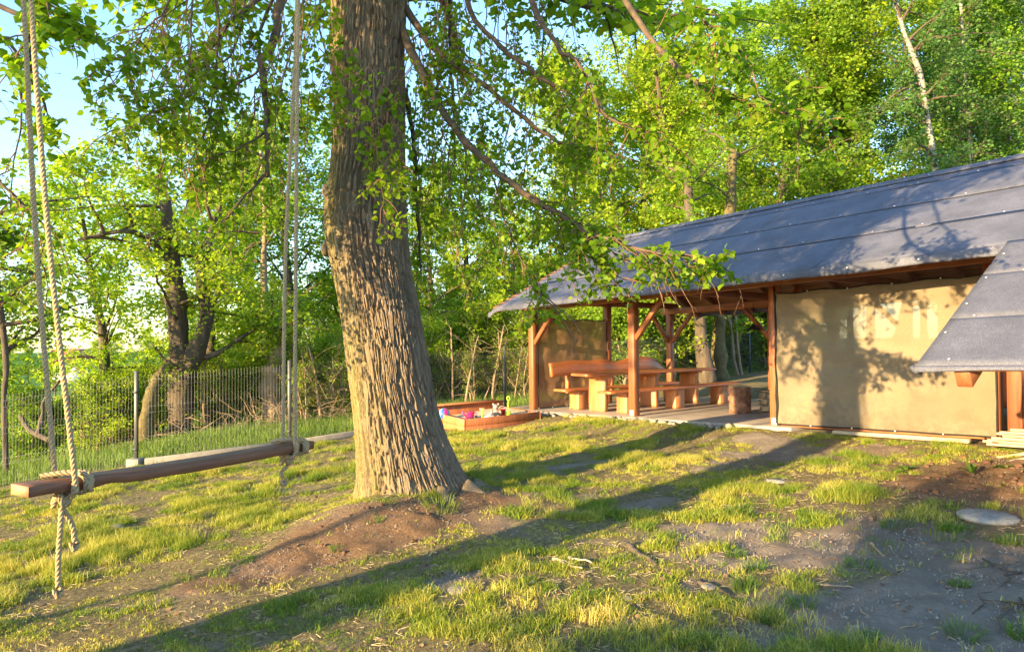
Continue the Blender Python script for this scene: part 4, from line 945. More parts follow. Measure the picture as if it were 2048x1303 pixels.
# ------------------------------------------------------------------ furniture
def live_board(name, pa, pb, w, t, mat, parent, base, wav=.02, sd=0, n=26, up=None, side=None):
    """plank with natural edges from pa to pb (world points at the middle of the top)"""
    pa, pb = np.array(pa), np.array(pb); d = pb - pa; L = np.linalg.norm(d); d /= L
    up = np.array([0, 0, 1.]) if up is None else up; s_ = np.cross(d, up) if side is None else side; V = []
    for k in range(n + 1):
        q = k / n; c = pa + d * L * q; e1 = w / 2 + wav * (vnoise(np.array([q * 5.]), np.array([.5]), sd)[0] - .5) * 2; e2 = w / 2 + wav * (vnoise(np.array([q * 6.]), np.array([2.5]), sd + 7)[0] - .5) * 2
        V += [c + s_ * e1, c - s_ * e2, c - s_ * (e2 + .012) - up * t, c + s_ * (e1 + .012) - up * t]
    Q = [[k * 4 + j, k * 4 + (j + 1) % 4, k * 4 + 4 + (j + 1) % 4, k * 4 + 4 + j] for k in range(n) for j in range(4)] + [[3, 2, 1, 0], [n * 4, n * 4 + 1, n * 4 + 2, n * 4 + 3]]
    return MB().add(np.array(V) - base, Q).obj(name, M[mat], parent, False, .006)
def slab_leg(name, a, b_, wa, wb, z1, parent, base, sd=0, mat='leg_wood', z0=None, waist=.02):
    n = 10; V = []; z0 = FZ + .003 if z0 is None else z0
    for k in range(n + 1):
        t = k / n; f1 = waist * (vnoise(np.array([t * 2.5]), np.array([.3]), sd)[0] - .3) * 2; f2 = waist * (vnoise(np.array([t * 3.]), np.array([4.3]), sd + 3)[0] - .3) * 2
        z = z0 + (z1 - z0) * t; h = wa / 2; b0 = -wb / 2; b1 = wb / 2
        V += [bp(a - h + f1, b_ + b0, z), bp(a + h + f2, b_ + b0, z), bp(a + h + f2, b_ + b1, z), bp(a - h + f1, b_ + b1, z)]
    Q = [[k * 4 + j, k * 4 + (j + 1) % 4, k * 4 + 4 + (j + 1) % 4, k * 4 + 4 + j] for k in range(n) for j in range(4)] + [[3, 2, 1, 0], [n * 4, n * 4 + 1, n * 4 + 2, n * 4 + 3]]
    return MB().add(np.array(V) - base, Q).obj(name, M[mat], parent, False, .008)
# table: legs are thick slabs standing across
tb = bp(1.6, 2.0, FZ); t_ = empty('slab_table', tuple(tb)); tag(t_, 'long live-edge plank table on three slab legs inside the shelter', 'table')
for q, (b0, b1) in enumerate(((-.25, 3.95), (-.02, 3.70))):
    a = 1.78 - q * .37; live_board('table_board', bp(a, b0, FZ + .80), bp(a + .02, b1, FZ + .80), .355, .05, 'slab_wood', t_, tb, .02, 10 + q)
for q, b_ in enumerate((.42, 1.98, 3.40)):
    slab_leg('leg', 1.60, b_, .46, .11, FZ + .70, t_, tb, 30 + q, waist=.03); live_board('crossbar', bp(1.27, b_, FZ + .747), bp(1.93, b_, FZ + .747), .12, .045, 'leg_wood', t_, tb, .003, 60 + q)
# front bench
fb = bp(2.35, 2.0, FZ); f_ = empty('slab_bench', tuple(fb)); tag(f_, 'low backless plank bench on three slab legs on the lawn side of the table', 'bench')
live_board('seat', bp(2.35, -.18, FZ + .46), bp(2.42, 4.05, FZ + .47), .34, .05, 'slab_wood', f_, fb, .02, 81)
for q, b_ in enumerate((.45, 1.95, 3.50)): slab_leg('leg', 2.36, b_, .28, .30, FZ + .407, f_, fb, 90 + q, waist=.012)
# back bench with backrest
bb = bp(.78, 2.0, FZ); k_ = empty('backrest_bench', tuple(bb)); tag(k_, 'plank bench with tall wavy live-edge backrest behind the table', 'bench')
live_board('seat', bp(.80, .05, FZ + .46), bp(.80, 4.1, FZ + .46), .36, .05, 'slab_wood', k_, bb, .02, 101)
for q, b_ in enumerate((.62, 2.2, 3.75)): slab_leg('leg', .80, b_, .30, .30, FZ + .407, k_, bb, 110 + q, waist=.012)
for q, b_ in enumerate((.52, 1.9, 3.5)): hbox2 = MB().box(bp(.47, b_, FZ + .35) - bb, BU * .08, BV * .10, BZ * .5).obj('back_post', M['leg_wood'], k_, False, .005)
n = 60; V = []
for k in range(n + 1):
    t = k / n; b_ = .0 + 3.95 * t
    topz = 1.03 + .045 * math.sin(t * 9.5 - .3) + .03 * (vnoise(np.array([t * 9]), np.array([.2]), 8)[0] - .5) + .07 * math.exp(-((t - .42) / .07) ** 2) * 1 + .09 * math.exp(-((t - .66) / .12) ** 2) - .30 * smooth((t - .80) / .20) ** 1.5
    botz = .73 + .012 * math.sin(t * 7)
    V += [bp(.56, b_, FZ + botz), bp(.62, b_, FZ + botz), bp(.60 - .03, b_, FZ + topz), bp(.54 - .03, b_, FZ + topz)]
Q = [[k * 4 + j, k * 4 + (j + 1) % 4, k * 4 + 4 + (j + 1) % 4, k * 4 + 4 + j] for k in range(n) for j in range(4)] + [[3, 2, 1, 0], [n * 4, n * 4 + 1, n * 4 + 2, n * 4 + 3]]
MB().add(np.array(V) - bb, Q).obj('backrest', M['slab_wood'], k_, False, .006)
# log stool
lb = bp(4.23, 1.53, FZ); l_ = empty('log_stool', tuple(lb)); tag(l_, 'upright log with flaking red bark used as a stool in front of the stone hearth', 'log')
n1_, n2_ = 56, 26; T_, Z_ = np.meshgrid(np.arange(n1_) * 2 * math.pi / n1_, np.linspace(0, .50, n2_))
fl = vnoise(T_ * 12 / 6.2832 * 1.0, Z_ * 14, 3, 12) ; RR = .187 + .006 * np.sin(3 * T_) + .022 * (fl > .52) + .006 * vnoise(T_ * 50 / 6.2832, Z_ * 60, 4, 50)
V = np.stack([RR * np.cos(T_), RR * np.sin(T_), Z_ + .003], -1).reshape(-1, 3); i = np.arange(n2_ - 1)[:, None] * n1_; j = np.arange(n1_)[None, :]; j1 = (j + 1) % n1_
M['log_bark'] = simple('flaky_log_bark', (.20, .10, .06), .9, .7, 9, bmp=.8, bd=.02)
MB().add(V, np.stack([i + j, i + j1, i + n1_ + j1, i + n1_ + j], -1).reshape(-1, 4)).obj('bark', M['log_bark'], l_, True)
v_, q_ = lathe([(0, .512), (.15, .512), (.182, .506), (.186, .49), (.186, .45)], 40); MB().add(v_, q_).obj('sawn_top', M['pale_wood'], l_)
# stone hearth
hb_ = bp(4.7, 2.1, FZ); h_ = empty('stone_hearth', tuple(hb_)); tag(h_, 'low rough stone hearth wall between the log stool and the cloth', 'hearth')
MB().box(bp(4.42, 1.95, FZ + .003) - hb_, BU * 1.1, BV * .5, BZ * .36).obj('mortar_core', M['mortar'], h_, False, .02)
HR = np.random.default_rng(5)
zc = 0
for row in range(3):
    a = 4.36
    while a < 5.5:
        w = HR.uniform(.16, .32); bV, bQ = blob(.5, w * .95, .14, .145, int(a * 100) + row, .12, 12, 8)
        # squarish stones: push towards a box
        bV = np.sign(bV) * np.abs(bV) ** .62 * np.array([w, .15, .15]) ** .38 * .62
        W_ = bV[:, :1] * BU / np.linalg.norm(BU) + bV[:, 1:2] * BV + bV[:, 2:] * BZ
        MB().add(W_ + bp(a + w / 2, 1.95, FZ + .07 + row * .125) - hb_, bQ).obj('stone', M['stone_warm'], h_, True); a += w
for q in range(4):
    bV, bQ = blob(.5, .3, .3, .045, 70 + q, .15, 14, 6); W_ = bV[:, :1] * BU + bV[:, 1:2] * BV + bV[:, 2:] * BZ
    MB().add(W_ + bp(4.5 + q * .27, 2.05, FZ + .40 + .02 * (q % 2)) - hb_, bQ).obj('top_stone', M['stone_warm'], h_, True)
# bottle under the table
bo = bp(.98, 2.35, FZ + .003); b0 = empty('bottle', tuple(bo)); tag(b0, 'dark bottle with white label on the floor under the table', 'bottle')
v_, q_ = lathe([(0, 0), (.04, 0), (.042, .02), (.042, .20), (.018, .27), (.015, .33), (.017, .34), (0, .34)], 14); MB().add(v_, q_).obj('glass', simple('bottle_glass', (.015, .02, .015), .1, .1, 5, bmp=0), b0, True)
v_, q_ = lathe([(.0428, .07), (.0430, .16)], 14); MB().add(v_, q_).obj('paper_label', M['white_plastic'], b0, True)

# cobbles along the slab edge
def rock(q, r, name, label, group, mat='stone', sq=.65, sd=0, cat='stone'):
    bV, bQ = blob(r, 1, HR.uniform(.7, 1), sq, sd, .22, 10, 7); a = HR.uniform(0, 6.28); c, s_ = math.cos(a), math.sin(a)
    bV = np.stack([bV[:, 0] * c - bV[:, 1] * s_, bV[:, 0] * s_ + bV[:, 1] * c, bV[:, 2]], 1)
    o = MB().add(bV, bQ).obj(name, M[mat], None, True); o.location = q; tag(o, label, cat, group); return o
for k in range(60):
    a = -.25 + 5.6 * (k + HR.random()) / 60; q = bp(a, -.30 - HR.random() * .22, 0); rr_ = HR.uniform(.035, .085) * (1.25 if a < 1 else 1)
    rock((q[0], q[1], float(gz(q[0], q[1])) + rr_ * .25), rr_, 'cobble', 'rough cobble in the row along the front edge of the concrete slab', 'cobbles along the slab edge', sd=k)

# ------------------------------------------------------------------ sandbox and toys
sc_ = np.array([-.93, 13.54, -.20]); sx_ = np.array([.887, .461, .035]); sy_ = np.array([-.461, .887, 0.]); 
sb = empty('sandbox', tuple(sc_)); tag(sb, 'square wooden sandbox of red-stained boards between the big tree and the shelter', 'sandbox')
def sbox(name, x0, x1, y0, y1, z0, z1, mat='timber', bevel=.006): return MB().box(sx_ * x0 + sy_ * y0 + BZ * z0, sx_ * (x1 - x0), sy_ * (y1 - y0), BZ * (z1 - z0)).obj(name, M[mat], sb, False, bevel)
sbox('front_board', .033, 1.66, 0, .03, 0, .155); sbox('front_board', .033, 1.66, 0.002, .032, .158, .30)
sbox('side_board', 0, .03, -.0, 1.62, 0, .155, 'leg_wood'); sbox('side_board', 0.002, .032, 0, 1.62, .158, .30, 'leg_wood')
sbox('side_board', 1.663, 1.693, 0, 1.62, 0, .28); sbox('back_board', .03, 1.66, 1.62, 1.65, 0, .42); sbox('corner_post', .036, .10, .035, .10, 0, .30)
sbox('seat_board', -.1, 1.45, 1.50, 1.68, .423, .455, 'leg_wood')
ns_ = 26; S, T_ = np.meshgrid(np.linspace(.034, 1.66, ns_), np.linspace(.034, 1.618, ns_)); zz = .19 + .07 * (fbm(S * 3, T_ * 3, 7, 3) - .5) + .07 * S / 1.6
V = S[..., None] * sx_ + T_[..., None] * sy_ + zz[..., None] * BZ; i = np.arange(ns_ - 1)[:, None] * ns_; j = np.arange(ns_ - 1)[None, :]
MB().add(V.reshape(-1, 3), np.stack([i + j, i + j + 1, i + ns_ + j + 1, i + ns_ + j], -1).reshape(-1, 4)).obj('sand', M['sand'], sb, True)
def toyp(x, y): return sc_ + sx_ * x + sy_ * y + BZ * (.175 + .07 * x / 1.6)
def toy(name, x, y, label, cat='toy', rz=0):
    o = empty(name, tuple(toyp(x, y)), rz); tag(o, label, cat, 'toys in the sandbox'); return o
# solve position from the column it is seen in
def toyx(px, y):
    best = min(np.linspace(0.06, 1.62, 300), key=lambda x: abs(project(toyp(x, y)[None])[0][0] - px)); return best
t = toy('ball', toyx(878, 1.15), 1.15, 'blue and pink beach ball at the left end of the sandbox', 'ball')
v_, q_ = lathe([(.001 + .12 * math.sin(a), .12 - .12 * math.cos(a)) for a in np.linspace(0, math.pi, 12)], 18)
for k, c in enumerate(('blue_plastic', 'pink_plastic', 'sky_plastic')):
    q3 = q_[(np.arange(len(q_)) % 18) // 2 % 3 == k]; MB().add(v_, q3).obj('panel', M[c], t, True)
t = toy('toy_scoop', toyx(905, .75), .75, 'flat yellow toy scoop lying in the sand')
MB().tube([[-.17, 0, .03], [.05, .01, .035]], .014, 8).obj('handle', M['yellow_plastic'], t, True); v_, q_ = lathe([(0, .005), (.05, .008), (.07, .04), (.075, .06), (.068, .055)], 14, (.11, 0, .01)); MB().add(v_, q_).obj('scoop', M['yellow_plastic'], t, True)
t = toy('toy_watering_can', toyx(941, .6), .6, 'bright pink toy watering can standing by the front board')
v_, q_ = lathe([(0, 0), (.06, 0), (.08, .16), (.088, .165), (.07, .155), (0, .1)], 16); MB().add(v_, q_).obj('can', M['pink_plastic'], t, True)
MB().tube([[-.06, 0, .04], [-.13, 0, .12], [-.17, 0, .17]], [.018, .014, .03], 8).obj('spout', M['pink_plastic'], t, True); MB().tube([[.07, 0, .04], [.13, 0, .08], [.12, 0, .14], [.07, 0, .15]], .010, 6).obj('handle', M['pink_plastic'], t, True)
t = toy('toy_sieve', toyx(925, .28), .28, 'round magenta toy sieve leaning in the sand')
v_, q_ = lathe([(0, .05), (.05, .045), (.085, .10), (.095, .105), (.088, .095)], 18); MB().add(v_, q_).obj('sieve', M['pink_plastic'], t, True)
t = toy('toy_truck', toyx(945, .15), .15, 'dark toy truck with white panel beside the pink toys', rz=.3)
MB().box([-.10, -.05, .035], [.12, 0, 0], [0, .10, 0], [0, 0, .08]).obj('body', M['dark_plastic'], t, False, .008); MB().box([.025, -.045, .035], [.07, 0, 0], [0, .09, 0], [0, 0, .12]).obj('cab', M['dark_plastic'], t, False, .01)
MB().box([-.08, -.054, .05], [.06, 0, 0], [0, .003, 0], [0, 0, .05]).obj('side_panel', M['white_plastic'], t)
for dx in (-.07, .06):
    for dy in (-.055, .04): MB().tube([[dx, dy, .033], [dx, dy + .018, .033]], .033, 12).obj('wheel', M['dark_plastic'], t, True)
t = toy('sand_mould', toyx(967, .2), .2, 'lime green star-shaped sand mould on the front board side')
V = []; 
for z, k in ((0, 1.), (.07, .8)):
    for q in range(10): r_s = (.10 if q % 2 == 0 else .055) * k; V.append([r_s * math.cos(q * .628), r_s * math.sin(q * .628), z + .0])
V += [[0, 0, .07]]; MB().add(V, [[q, (q + 1) % 10, 10 + (q + 1) % 10, 10 + q] for q in range(10)], [[20, 10 + q, 10 + (q + 1) % 10] for q in range(10)]).obj('mould', M['lime_plastic'], t, False, .004)
t = toy('toy_rake', toyx(964, .55), .55, 'upright light yellow-green toy rake behind the lime mould')
MB().tube([[0, 0, -.02], [.01, 0, .20]], .011, 7).obj('handle', M['lime_plastic'], t, True); MB().box([-.05, -.01, .18], [.10, 0, 0], [0, .02, 0], [0, 0, .03]).obj('rake_head', M['sand'], t, False, .006)
t = toy('toy_boat', toyx(978, .3), .3, 'white toy boat lying on its side in the sand', rz=.5)
bV, bQ = blob(.09, 1.4, .6, .55, 5, .05, 14, 8); MB().add(bV + [0, 0, .045], bQ).obj('hull', M['white_plastic'], t, True); MB().box([-.03, -.025, .07], [.07, 0, 0], [0, .05, 0], [0, 0, .05]).obj('cabin', M['white_plastic'], t, False, .008)
t = toy('teddy_bear', toyx(992, .35), .35, 'small grey plush bear sitting by the red bucket', 'plush toy')
bear = MB(); 
for (c, r, sz_) in (((0, 0, .09), .085, (1, .9, 1.15)), ((0, -.01, .225), .062, (1, .95, .95)), ((-.05, 0, .28), .024, (1, .6, 1)), ((.05, 0, .28), .024, (1, .6, 1)), ((-.085, -.03, .12), .032, (1, 1, 1.6)), ((.085, -.03, .12), .032, (1, 1, 1.6)), ((-.05, -.09, .04), .036, (1, 1.6, 1)), ((.05, -.09, .04), .036, (1, 1.6, 1)), ((0, -.065, .21), .024, (1, 1, .8))):
    bV, bQ = blob(r, *sz_, 3, .04, 12, 8); bear.add(bV + np.array(c), bQ)
bear.obj('plush_body', M['grey_plush'], t, True); MB().box([-.06, -.088, .06], [.12, 0, 0], [0, .01, 0], [0, 0, .07]).obj('dark_bib', M['dark_plastic'], t, False, .01)
t = toy('toy_bucket', toyx(1004, .45), .45, 'red toy bucket in the sandbox left of the green spade', 'bucket')
v_, q_ = lathe([(0, 0), (.055, 0), (.075, .14), (.082, .142), (.082, .15), (.07, .145), (.05, .02), (0, .02)], 18); MB().add(v_, q_).obj('pail', M['red_plastic'], t, True)
MB().tube([[.075 * math.cos(a), 0.0 + .02 * math.sin(a), .14 + .07 * math.sin(a)] for a in np.linspace(0, math.pi, 10)], .004, 5).obj('handle', M['white_plastic'], t)
t = toy('toy_spade', toyx(1016, .30), .30, 'lime green toy spade stuck upright in the sandbox', 'toy spade')
MB().tube([[0, 0, .06], [.01, 0, .34]], .010, 8).obj('shaft', M['lime_plastic'], t, True)
MB().tube([[.01 + .030 * math.cos(a), 0, .375 + .036 * math.sin(a)] for a in np.linspace(-1.57, 4.71, 16)], .009, 7).obj('grip', M['lime_plastic'], t, True)
V = [[-.05, 0, .11], [.05, 0, .11], [.055, .012, .04], [.03, .01, -.05], [-.03, .01, -.05], [-.055, .012, .04], [0, -.02, .03]]; o = MB().add(V, None, [[6, 0, 1], [6, 1, 2], [6, 2, 3], [6, 3, 4], [6, 4, 5], [6, 5, 0]]).obj('blade', M['lime_plastic'], t); o.modifiers.new('s', 'SOLIDIFY').thickness = .006
# ring-topped stake at the bench
q = bp(.52, .62, FZ + .003); t = empty('ring_stake', tuple(q)); tag(t, 'thin dark iron poker with a ring top leaning at the bench leg', 'poker')
MB().tube([[0, 0, 0], [.0, 0, .27]], .005, 6).obj('rod', M['metal'], t); MB().tube([[.026 * math.cos(a), 0, .295 + .026 * math.sin(a)] for a in np.linspace(-1.57, 4.71, 16)], .005, 6).obj('ring', M['metal'], t, True)

# ------------------------------------------------------------------ fence
fence = empty('wire_fence', (-6.35, 12.05, -.45)); FB = np.array(fence.location); tag(fence, 'grey wire mesh fence with steel posts along the back of the lawn', 'fence')
FP = [at(275, 0, 11.9)[:2], at(578, 0, 13.1)[:2]]
p1 = at(578, 0, 13.1)[:2]; p3 = at(1004, 0, 16.75)[:2]; FP.append((p1 + p3) / 2); FP.append(p3); dF = (p3 - p1) / np.linalg.norm(p3 - p1)
d2 = np.array([.70, .714]); 
for k in range(7): FP.append(FP[-1] + d2 * 2.5)
left = [FP[0] + np.array([-2.42, -.22]), FP[0] + np.array([-4.85, -.42])]
FPts = left[::-1] + FP
def gzf(p): return float(gz(p[0], p[1]))
FH = 1.56
ztop = [gzf(p) for p in FPts]
for k, p in enumerate(FPts):
    z = gzf(p); MB().box(np.array([p[0] - .028, p[1] - .022, z - .05]) - FB, [.056, 0, 0], [0, .044, 0], [0, 0, FH + .06]).obj('post', M['metal'], fence, False, .003)
    if 1 < k < 8:
        for zz in (.25, 1.2): MB().box(np.array([p[0] - .045, p[1] - .04, z + zz]) - FB, [.09, 0, 0], [0, .03, 0], [0, 0, .035]).obj('clamp', M['metal'], fence)
MB().box(np.array([FP[0][0] - .10, FP[0][1] - .14, gzf(FP[0]) - .12]) - FB, [.21, 0, 0], [0, .22, 0], [0, 0, .24]).obj('footing_block', M['concrete'], fence, False, .01)
for k in range(len(FPts) - 1):
    p, q = FPts[k], FPts[k + 1]; za, zb = gzf(p), gzf(q)
    if k < 2: za -= .0; zb -= .0
    L = np.linalg.norm(q - p); nw = int(L / .05); mb = MB(); dd = (q - p) / L; nn = np.array([-dd[1], dd[0]])
    ts = (np.arange(nw) + .5) / nw; R_ = .0014 if k < 4 else .0018
    for t in ts:
        x, y = p + (q - p) * t; z = za + (zb - za) * t
        P_ = [[x, y, z + .02]]
        for hz in (.36, .86, 1.30): P_ += [[x, y, z + hz], [x - nn[0] * .02, y - nn[1] * .02, z + hz + .05], [x, y, z + hz + .10]]
        P_ += [[x, y, z + 1.50]]; P_ = np.array(P_) - FB
        m_ = len(P_); c = np.array([[-1, -.6], [1, -.6], [0, 1.1]]) * R_
        off = c[:, :1] * np.array([dd[0], dd[1], 0]) + c[:, 1:] * np.array([nn[0], nn[1], 0]); V = (P_[:, None] + off[None]).reshape(-1, 3)
        i = np.arange(m_ - 1)[:, None] * 3; j = np.arange(3)[None]; j1 = (j + 1) % 3
        mb.add(V, np.stack([i + j, i + j1, i + 3 + j1, i + 3 + j], -1).reshape(-1, 4))
    for hz in (.05, .36, .46, .86, .96, 1.30, 1.40): mb.tube(np.array([[p[0], p[1], za + hz], [q[0], q[1], zb + hz]]) - FB + np.r_[nn * .006, 0], .0013, 4)
    tag(mb.obj('wire_panel', M['wire'], fence), kind='stuff')
# low concrete edging under the fence right of the footing, plank by plank
for k in range(2, 6):
    p, q = FPts[k], FPts[k + 1]
    dd = (q - p) / np.linalg.norm(q - p); nn = np.array([-dd[1], dd[0]]); za, zb = gzf(p), gzf(q)
    s0 = p + dd * (.12 if k == 2 else .03) - nn * .17; e0 = q - dd * .03 - nn * .17
    V = MB().box([0, 0, -.05], [*(e0 - s0), zb - za], [*(nn * .07), 0], [0, 0, .17]); o = V.obj('edging', M['concrete'], None, False, .008); o.location = (s0[0], s0[1], za)
    tag(o, ['low concrete kerb length starting at the footing block', 'low concrete kerb length right of the second fence post', 'low concrete kerb length hidden behind the big trunk', 'low concrete kerb length behind the sandbox'][k - 2], 'kerb', 'kerb lengths along the fence')
# tall grass along the outside of the fence
r = np.random.default_rng(31)
n = 60000; t = r.uniform(-.4, 1.0, n); idx_ = r.integers(0, len(FPts) - 1, n); pa = np.array([FPts[i] for i in idx_]); pb = np.array([FPts[i + 1] for i in idx_]); tt = r.random(n)[:, None]
d_ = pb - pa; d_ /= np.linalg.norm(d_, axis=1)[:, None]; nn = np.stack([-d_[:, 1], d_[:, 0]], 1)
off = r.random(n) ** 1.1 * 4.2 + .06; pos = pa + (pb - pa) * tt + nn * off[:, None]
h = r.uniform(.08, .26, n) * (.7 + .6 * fbm(pos[:, 0], pos[:, 1], 4, 2)) * (.5 + .5 * smooth(off / .8))
blades('tall_grass', np.c_[pos, gz(pos[:, 0], pos[:, 1]) - .01], h, r.uniform(.006, .012, n), r.uniform(.1, .6, n), np.clip(r.normal(.5, .22, n), 0, 1), M['tall_grass'], 'taller bright green grass growing outside the wire fence', 2, 1, 3)
n = 26000; x = r.uniform(-26, 6, n); y = r.uniform(14, 40, n); k = (y - 12.0 - (x + 6.4) * .93 > 3); x, y = x[k], y[k]
blades('meadow_grass', np.c_[x, y, gz(x, y) - .01], r.uniform(.15, .35, len(x)), r.uniform(.015, .03, len(x)), r.uniform(.1, .7, len(x)), np.clip(r.normal(.45, .2, len(x)), 0, 1), M['tall_grass'], 'rough meadow grass under the trees beyond the fence', 2, 1, 5)

# ------------------------------------------------------------------ trees beyond the fence
random.seed(21)
def trunk_tree(name, label, stems, crown, barkm='old_bark', leafm='leaf_green', n=9, lsize=.10, seed=1, group=None, dens=30, L0=2.4, rise=.5):
    """tree whose visible stems are given as polylines; crown limbs grow from them"""
    base = stems[0][0][0]; root = empty(name, tuple(base)); tag(root, label, 'tree', group); base = np.array(base)
    r = np.random.default_rng(seed); LPs = []; br = MB()
    for (P, ra, rb) in stems:
        P = resample(np.array(P), 16); tt = np.linspace(0, 1, 16); R_ = (ra * (1 - tt) + rb * tt) * (1 + .10 * r.normal(size=16))
        MB().tube(P - base, R_, 12).obj('trunk', M[barkm], root, True)
    for (P, t0, cnt, L) in crown:
        P = resample(np.array(P), 16)
        for k in range(cnt):
            p, d = along(P, t0 + (1 - t0) * (k + r.random()) / cnt); a = r.uniform(0, 6.28); el = rise + r.normal(0, .35)
            B_ = wander(p, (math.cos(a) * math.cos(el), math.sin(a) * math.cos(el), math.sin(el)), L * r.uniform(.6, 1.2), 7, r, .16, .35)
            br.tube(B_ - base, np.linspace(.05, .008, 8), 5, False)
            for q in range(n):
                p2, d2 = along(B_, .2 + .79 * (q + r.random()) / n); a2 = r.uniform(0, 6.28)
                C_ = wander(p2, d2 * .6 + np.array([math.cos(a2), math.sin(a2), r.normal(0, .4)]) * .8, L * .38 * r.uniform(.5, 1.2), 5, r, .2, .5)
                br.tube(C_ - base, np.linspace(.010, .003, 6), 3, False); mm = int(dens * r.uniform(.3, 1.6)); ts = np.clip(r.random(mm) * 5, 0, 4.99); ii = ts.astype(int); ff = (ts - ii)[:, None]
                LPs.append(C_[ii] * (1 - ff) + C_[ii + 1] * ff + r.normal(0, .12, (mm, 3)))
    tag(br.obj('branches', M['limb'], root), kind='stuff'); LPs = np.concatenate(LPs) - base
    o = link('crown', leaf_mesh('crown', LPs, lsize * r.uniform(.6, 1.25, len(LPs)), r, False, .3, .9, np.clip(r.normal(.5, .22, len(LPs)), 0, 1)), M[leafm], root); o['kind'] = 'stuff'
    return root
D = 17.2
S1 = PX((360, 850, D), (362, 760, D), (358, 680, D), (352, 600, D), (345, 520, D), (330, 400, D - .3)); S1[0][2] = gzf(S1[0]) - .1
S2 = PX((362, 810, D), (375, 745, D), (400, 680, D - .1), (415, 620, D - .2), (400, 540, D), (440, 420, D)); S3 = PX((352, 540, D), (310, 490, D - .4), (255, 462, D - .8), (155, 480, D - 1.2))
S4 = PX((385, 720, D), (430, 708, D), (475, 680, D + .2), (520, 650, D + .4))
trunk_tree('old_willow', 'old dark forked tree leaning over the fence left of the swing ropes', [(S1, .34, .14), (S2, .26, .08), (S3, .10, .03), (S4, .09, .03)],
           [(S1, .45, 13, 2.3), (S2, .55, 8, 2.0), (S3, .3, 6, 1.3), (S4, .5, 3, 1.0)], leafm='leaf_yellow', lsize=.105, seed=3, dens=34)
S5 = PX((285, 850, D - 1.2), (300, 800, D - 1), (315, 760, D - .8), (345, 725, D - .6)); S5[0][2] = gzf(S5[0]) - .1
trunk_tree('leaning_tree', 'leaning mossy trunk sunlit yellow just right of the first fence post', [(S5, .17, .11)], [(S5, .6, 4, .9)], 'moss_bark', 'leaf_yellow', 5, .08, 4, dens=14)
S6 = PX((548, 850, 18.6), (545, 810, 18.6), (540, 770, 18.6), (550, 730, 18.6), (556, 690, 18.6), (545, 610, 18.6)); S6[0][2] = gzf(S6[0]) - .1
trunk_tree('pollard_tree', 'swollen pollard trunk behind the second fence post', [(S6[:4], .24, .30), (S6[3:], .24, .10)], [(S6, .7, 8, 1.5)], 'pale_bark', 'leaf_yellow', 8, .10, 5, dens=36, rise=.2)
S7 = PX((532, 830, 21), (530, 640, 21), (527, 520, 21), (530, 440, 21), (522, 300, 21)); S7[0][2] = gzf(S7[0]) - .1
trunk_tree('slender_tree', 'slender sunlit trunk rising between the right pair of swing ropes', [(S7, .13, .05)], [(S7, .45, 14, 2.0)], 'pale_bark', 'leaf_green', 8, .11, 6, dens=30)
S8 = PX((40, 830, 13.6), (60, 860, 13.4), (100, 880, 13.2)); S8b = PX((75, 870, 13.3), (85, 830, 13.4), (88, 800, 13.5), (120, 760, 13.5)); S9 = PX((14, 900, 13.8), (8, 800, 13.8), (12, 720, 13.9), (-6, 560, 14), (-30, 420, 14)); S9[0][2] = gzf(S9[0]) - .1
trunk_tree('edge_tree', 'dark tree at the left edge of the picture behind the ropes', [(S9, .06, .04), (S8[::-1], .05, .04), (S8b, .045, .02)], [(S9, .5, 16, 1.9)], 'old_bark', 'leaf_green', 9, .10, 8, dens=34)

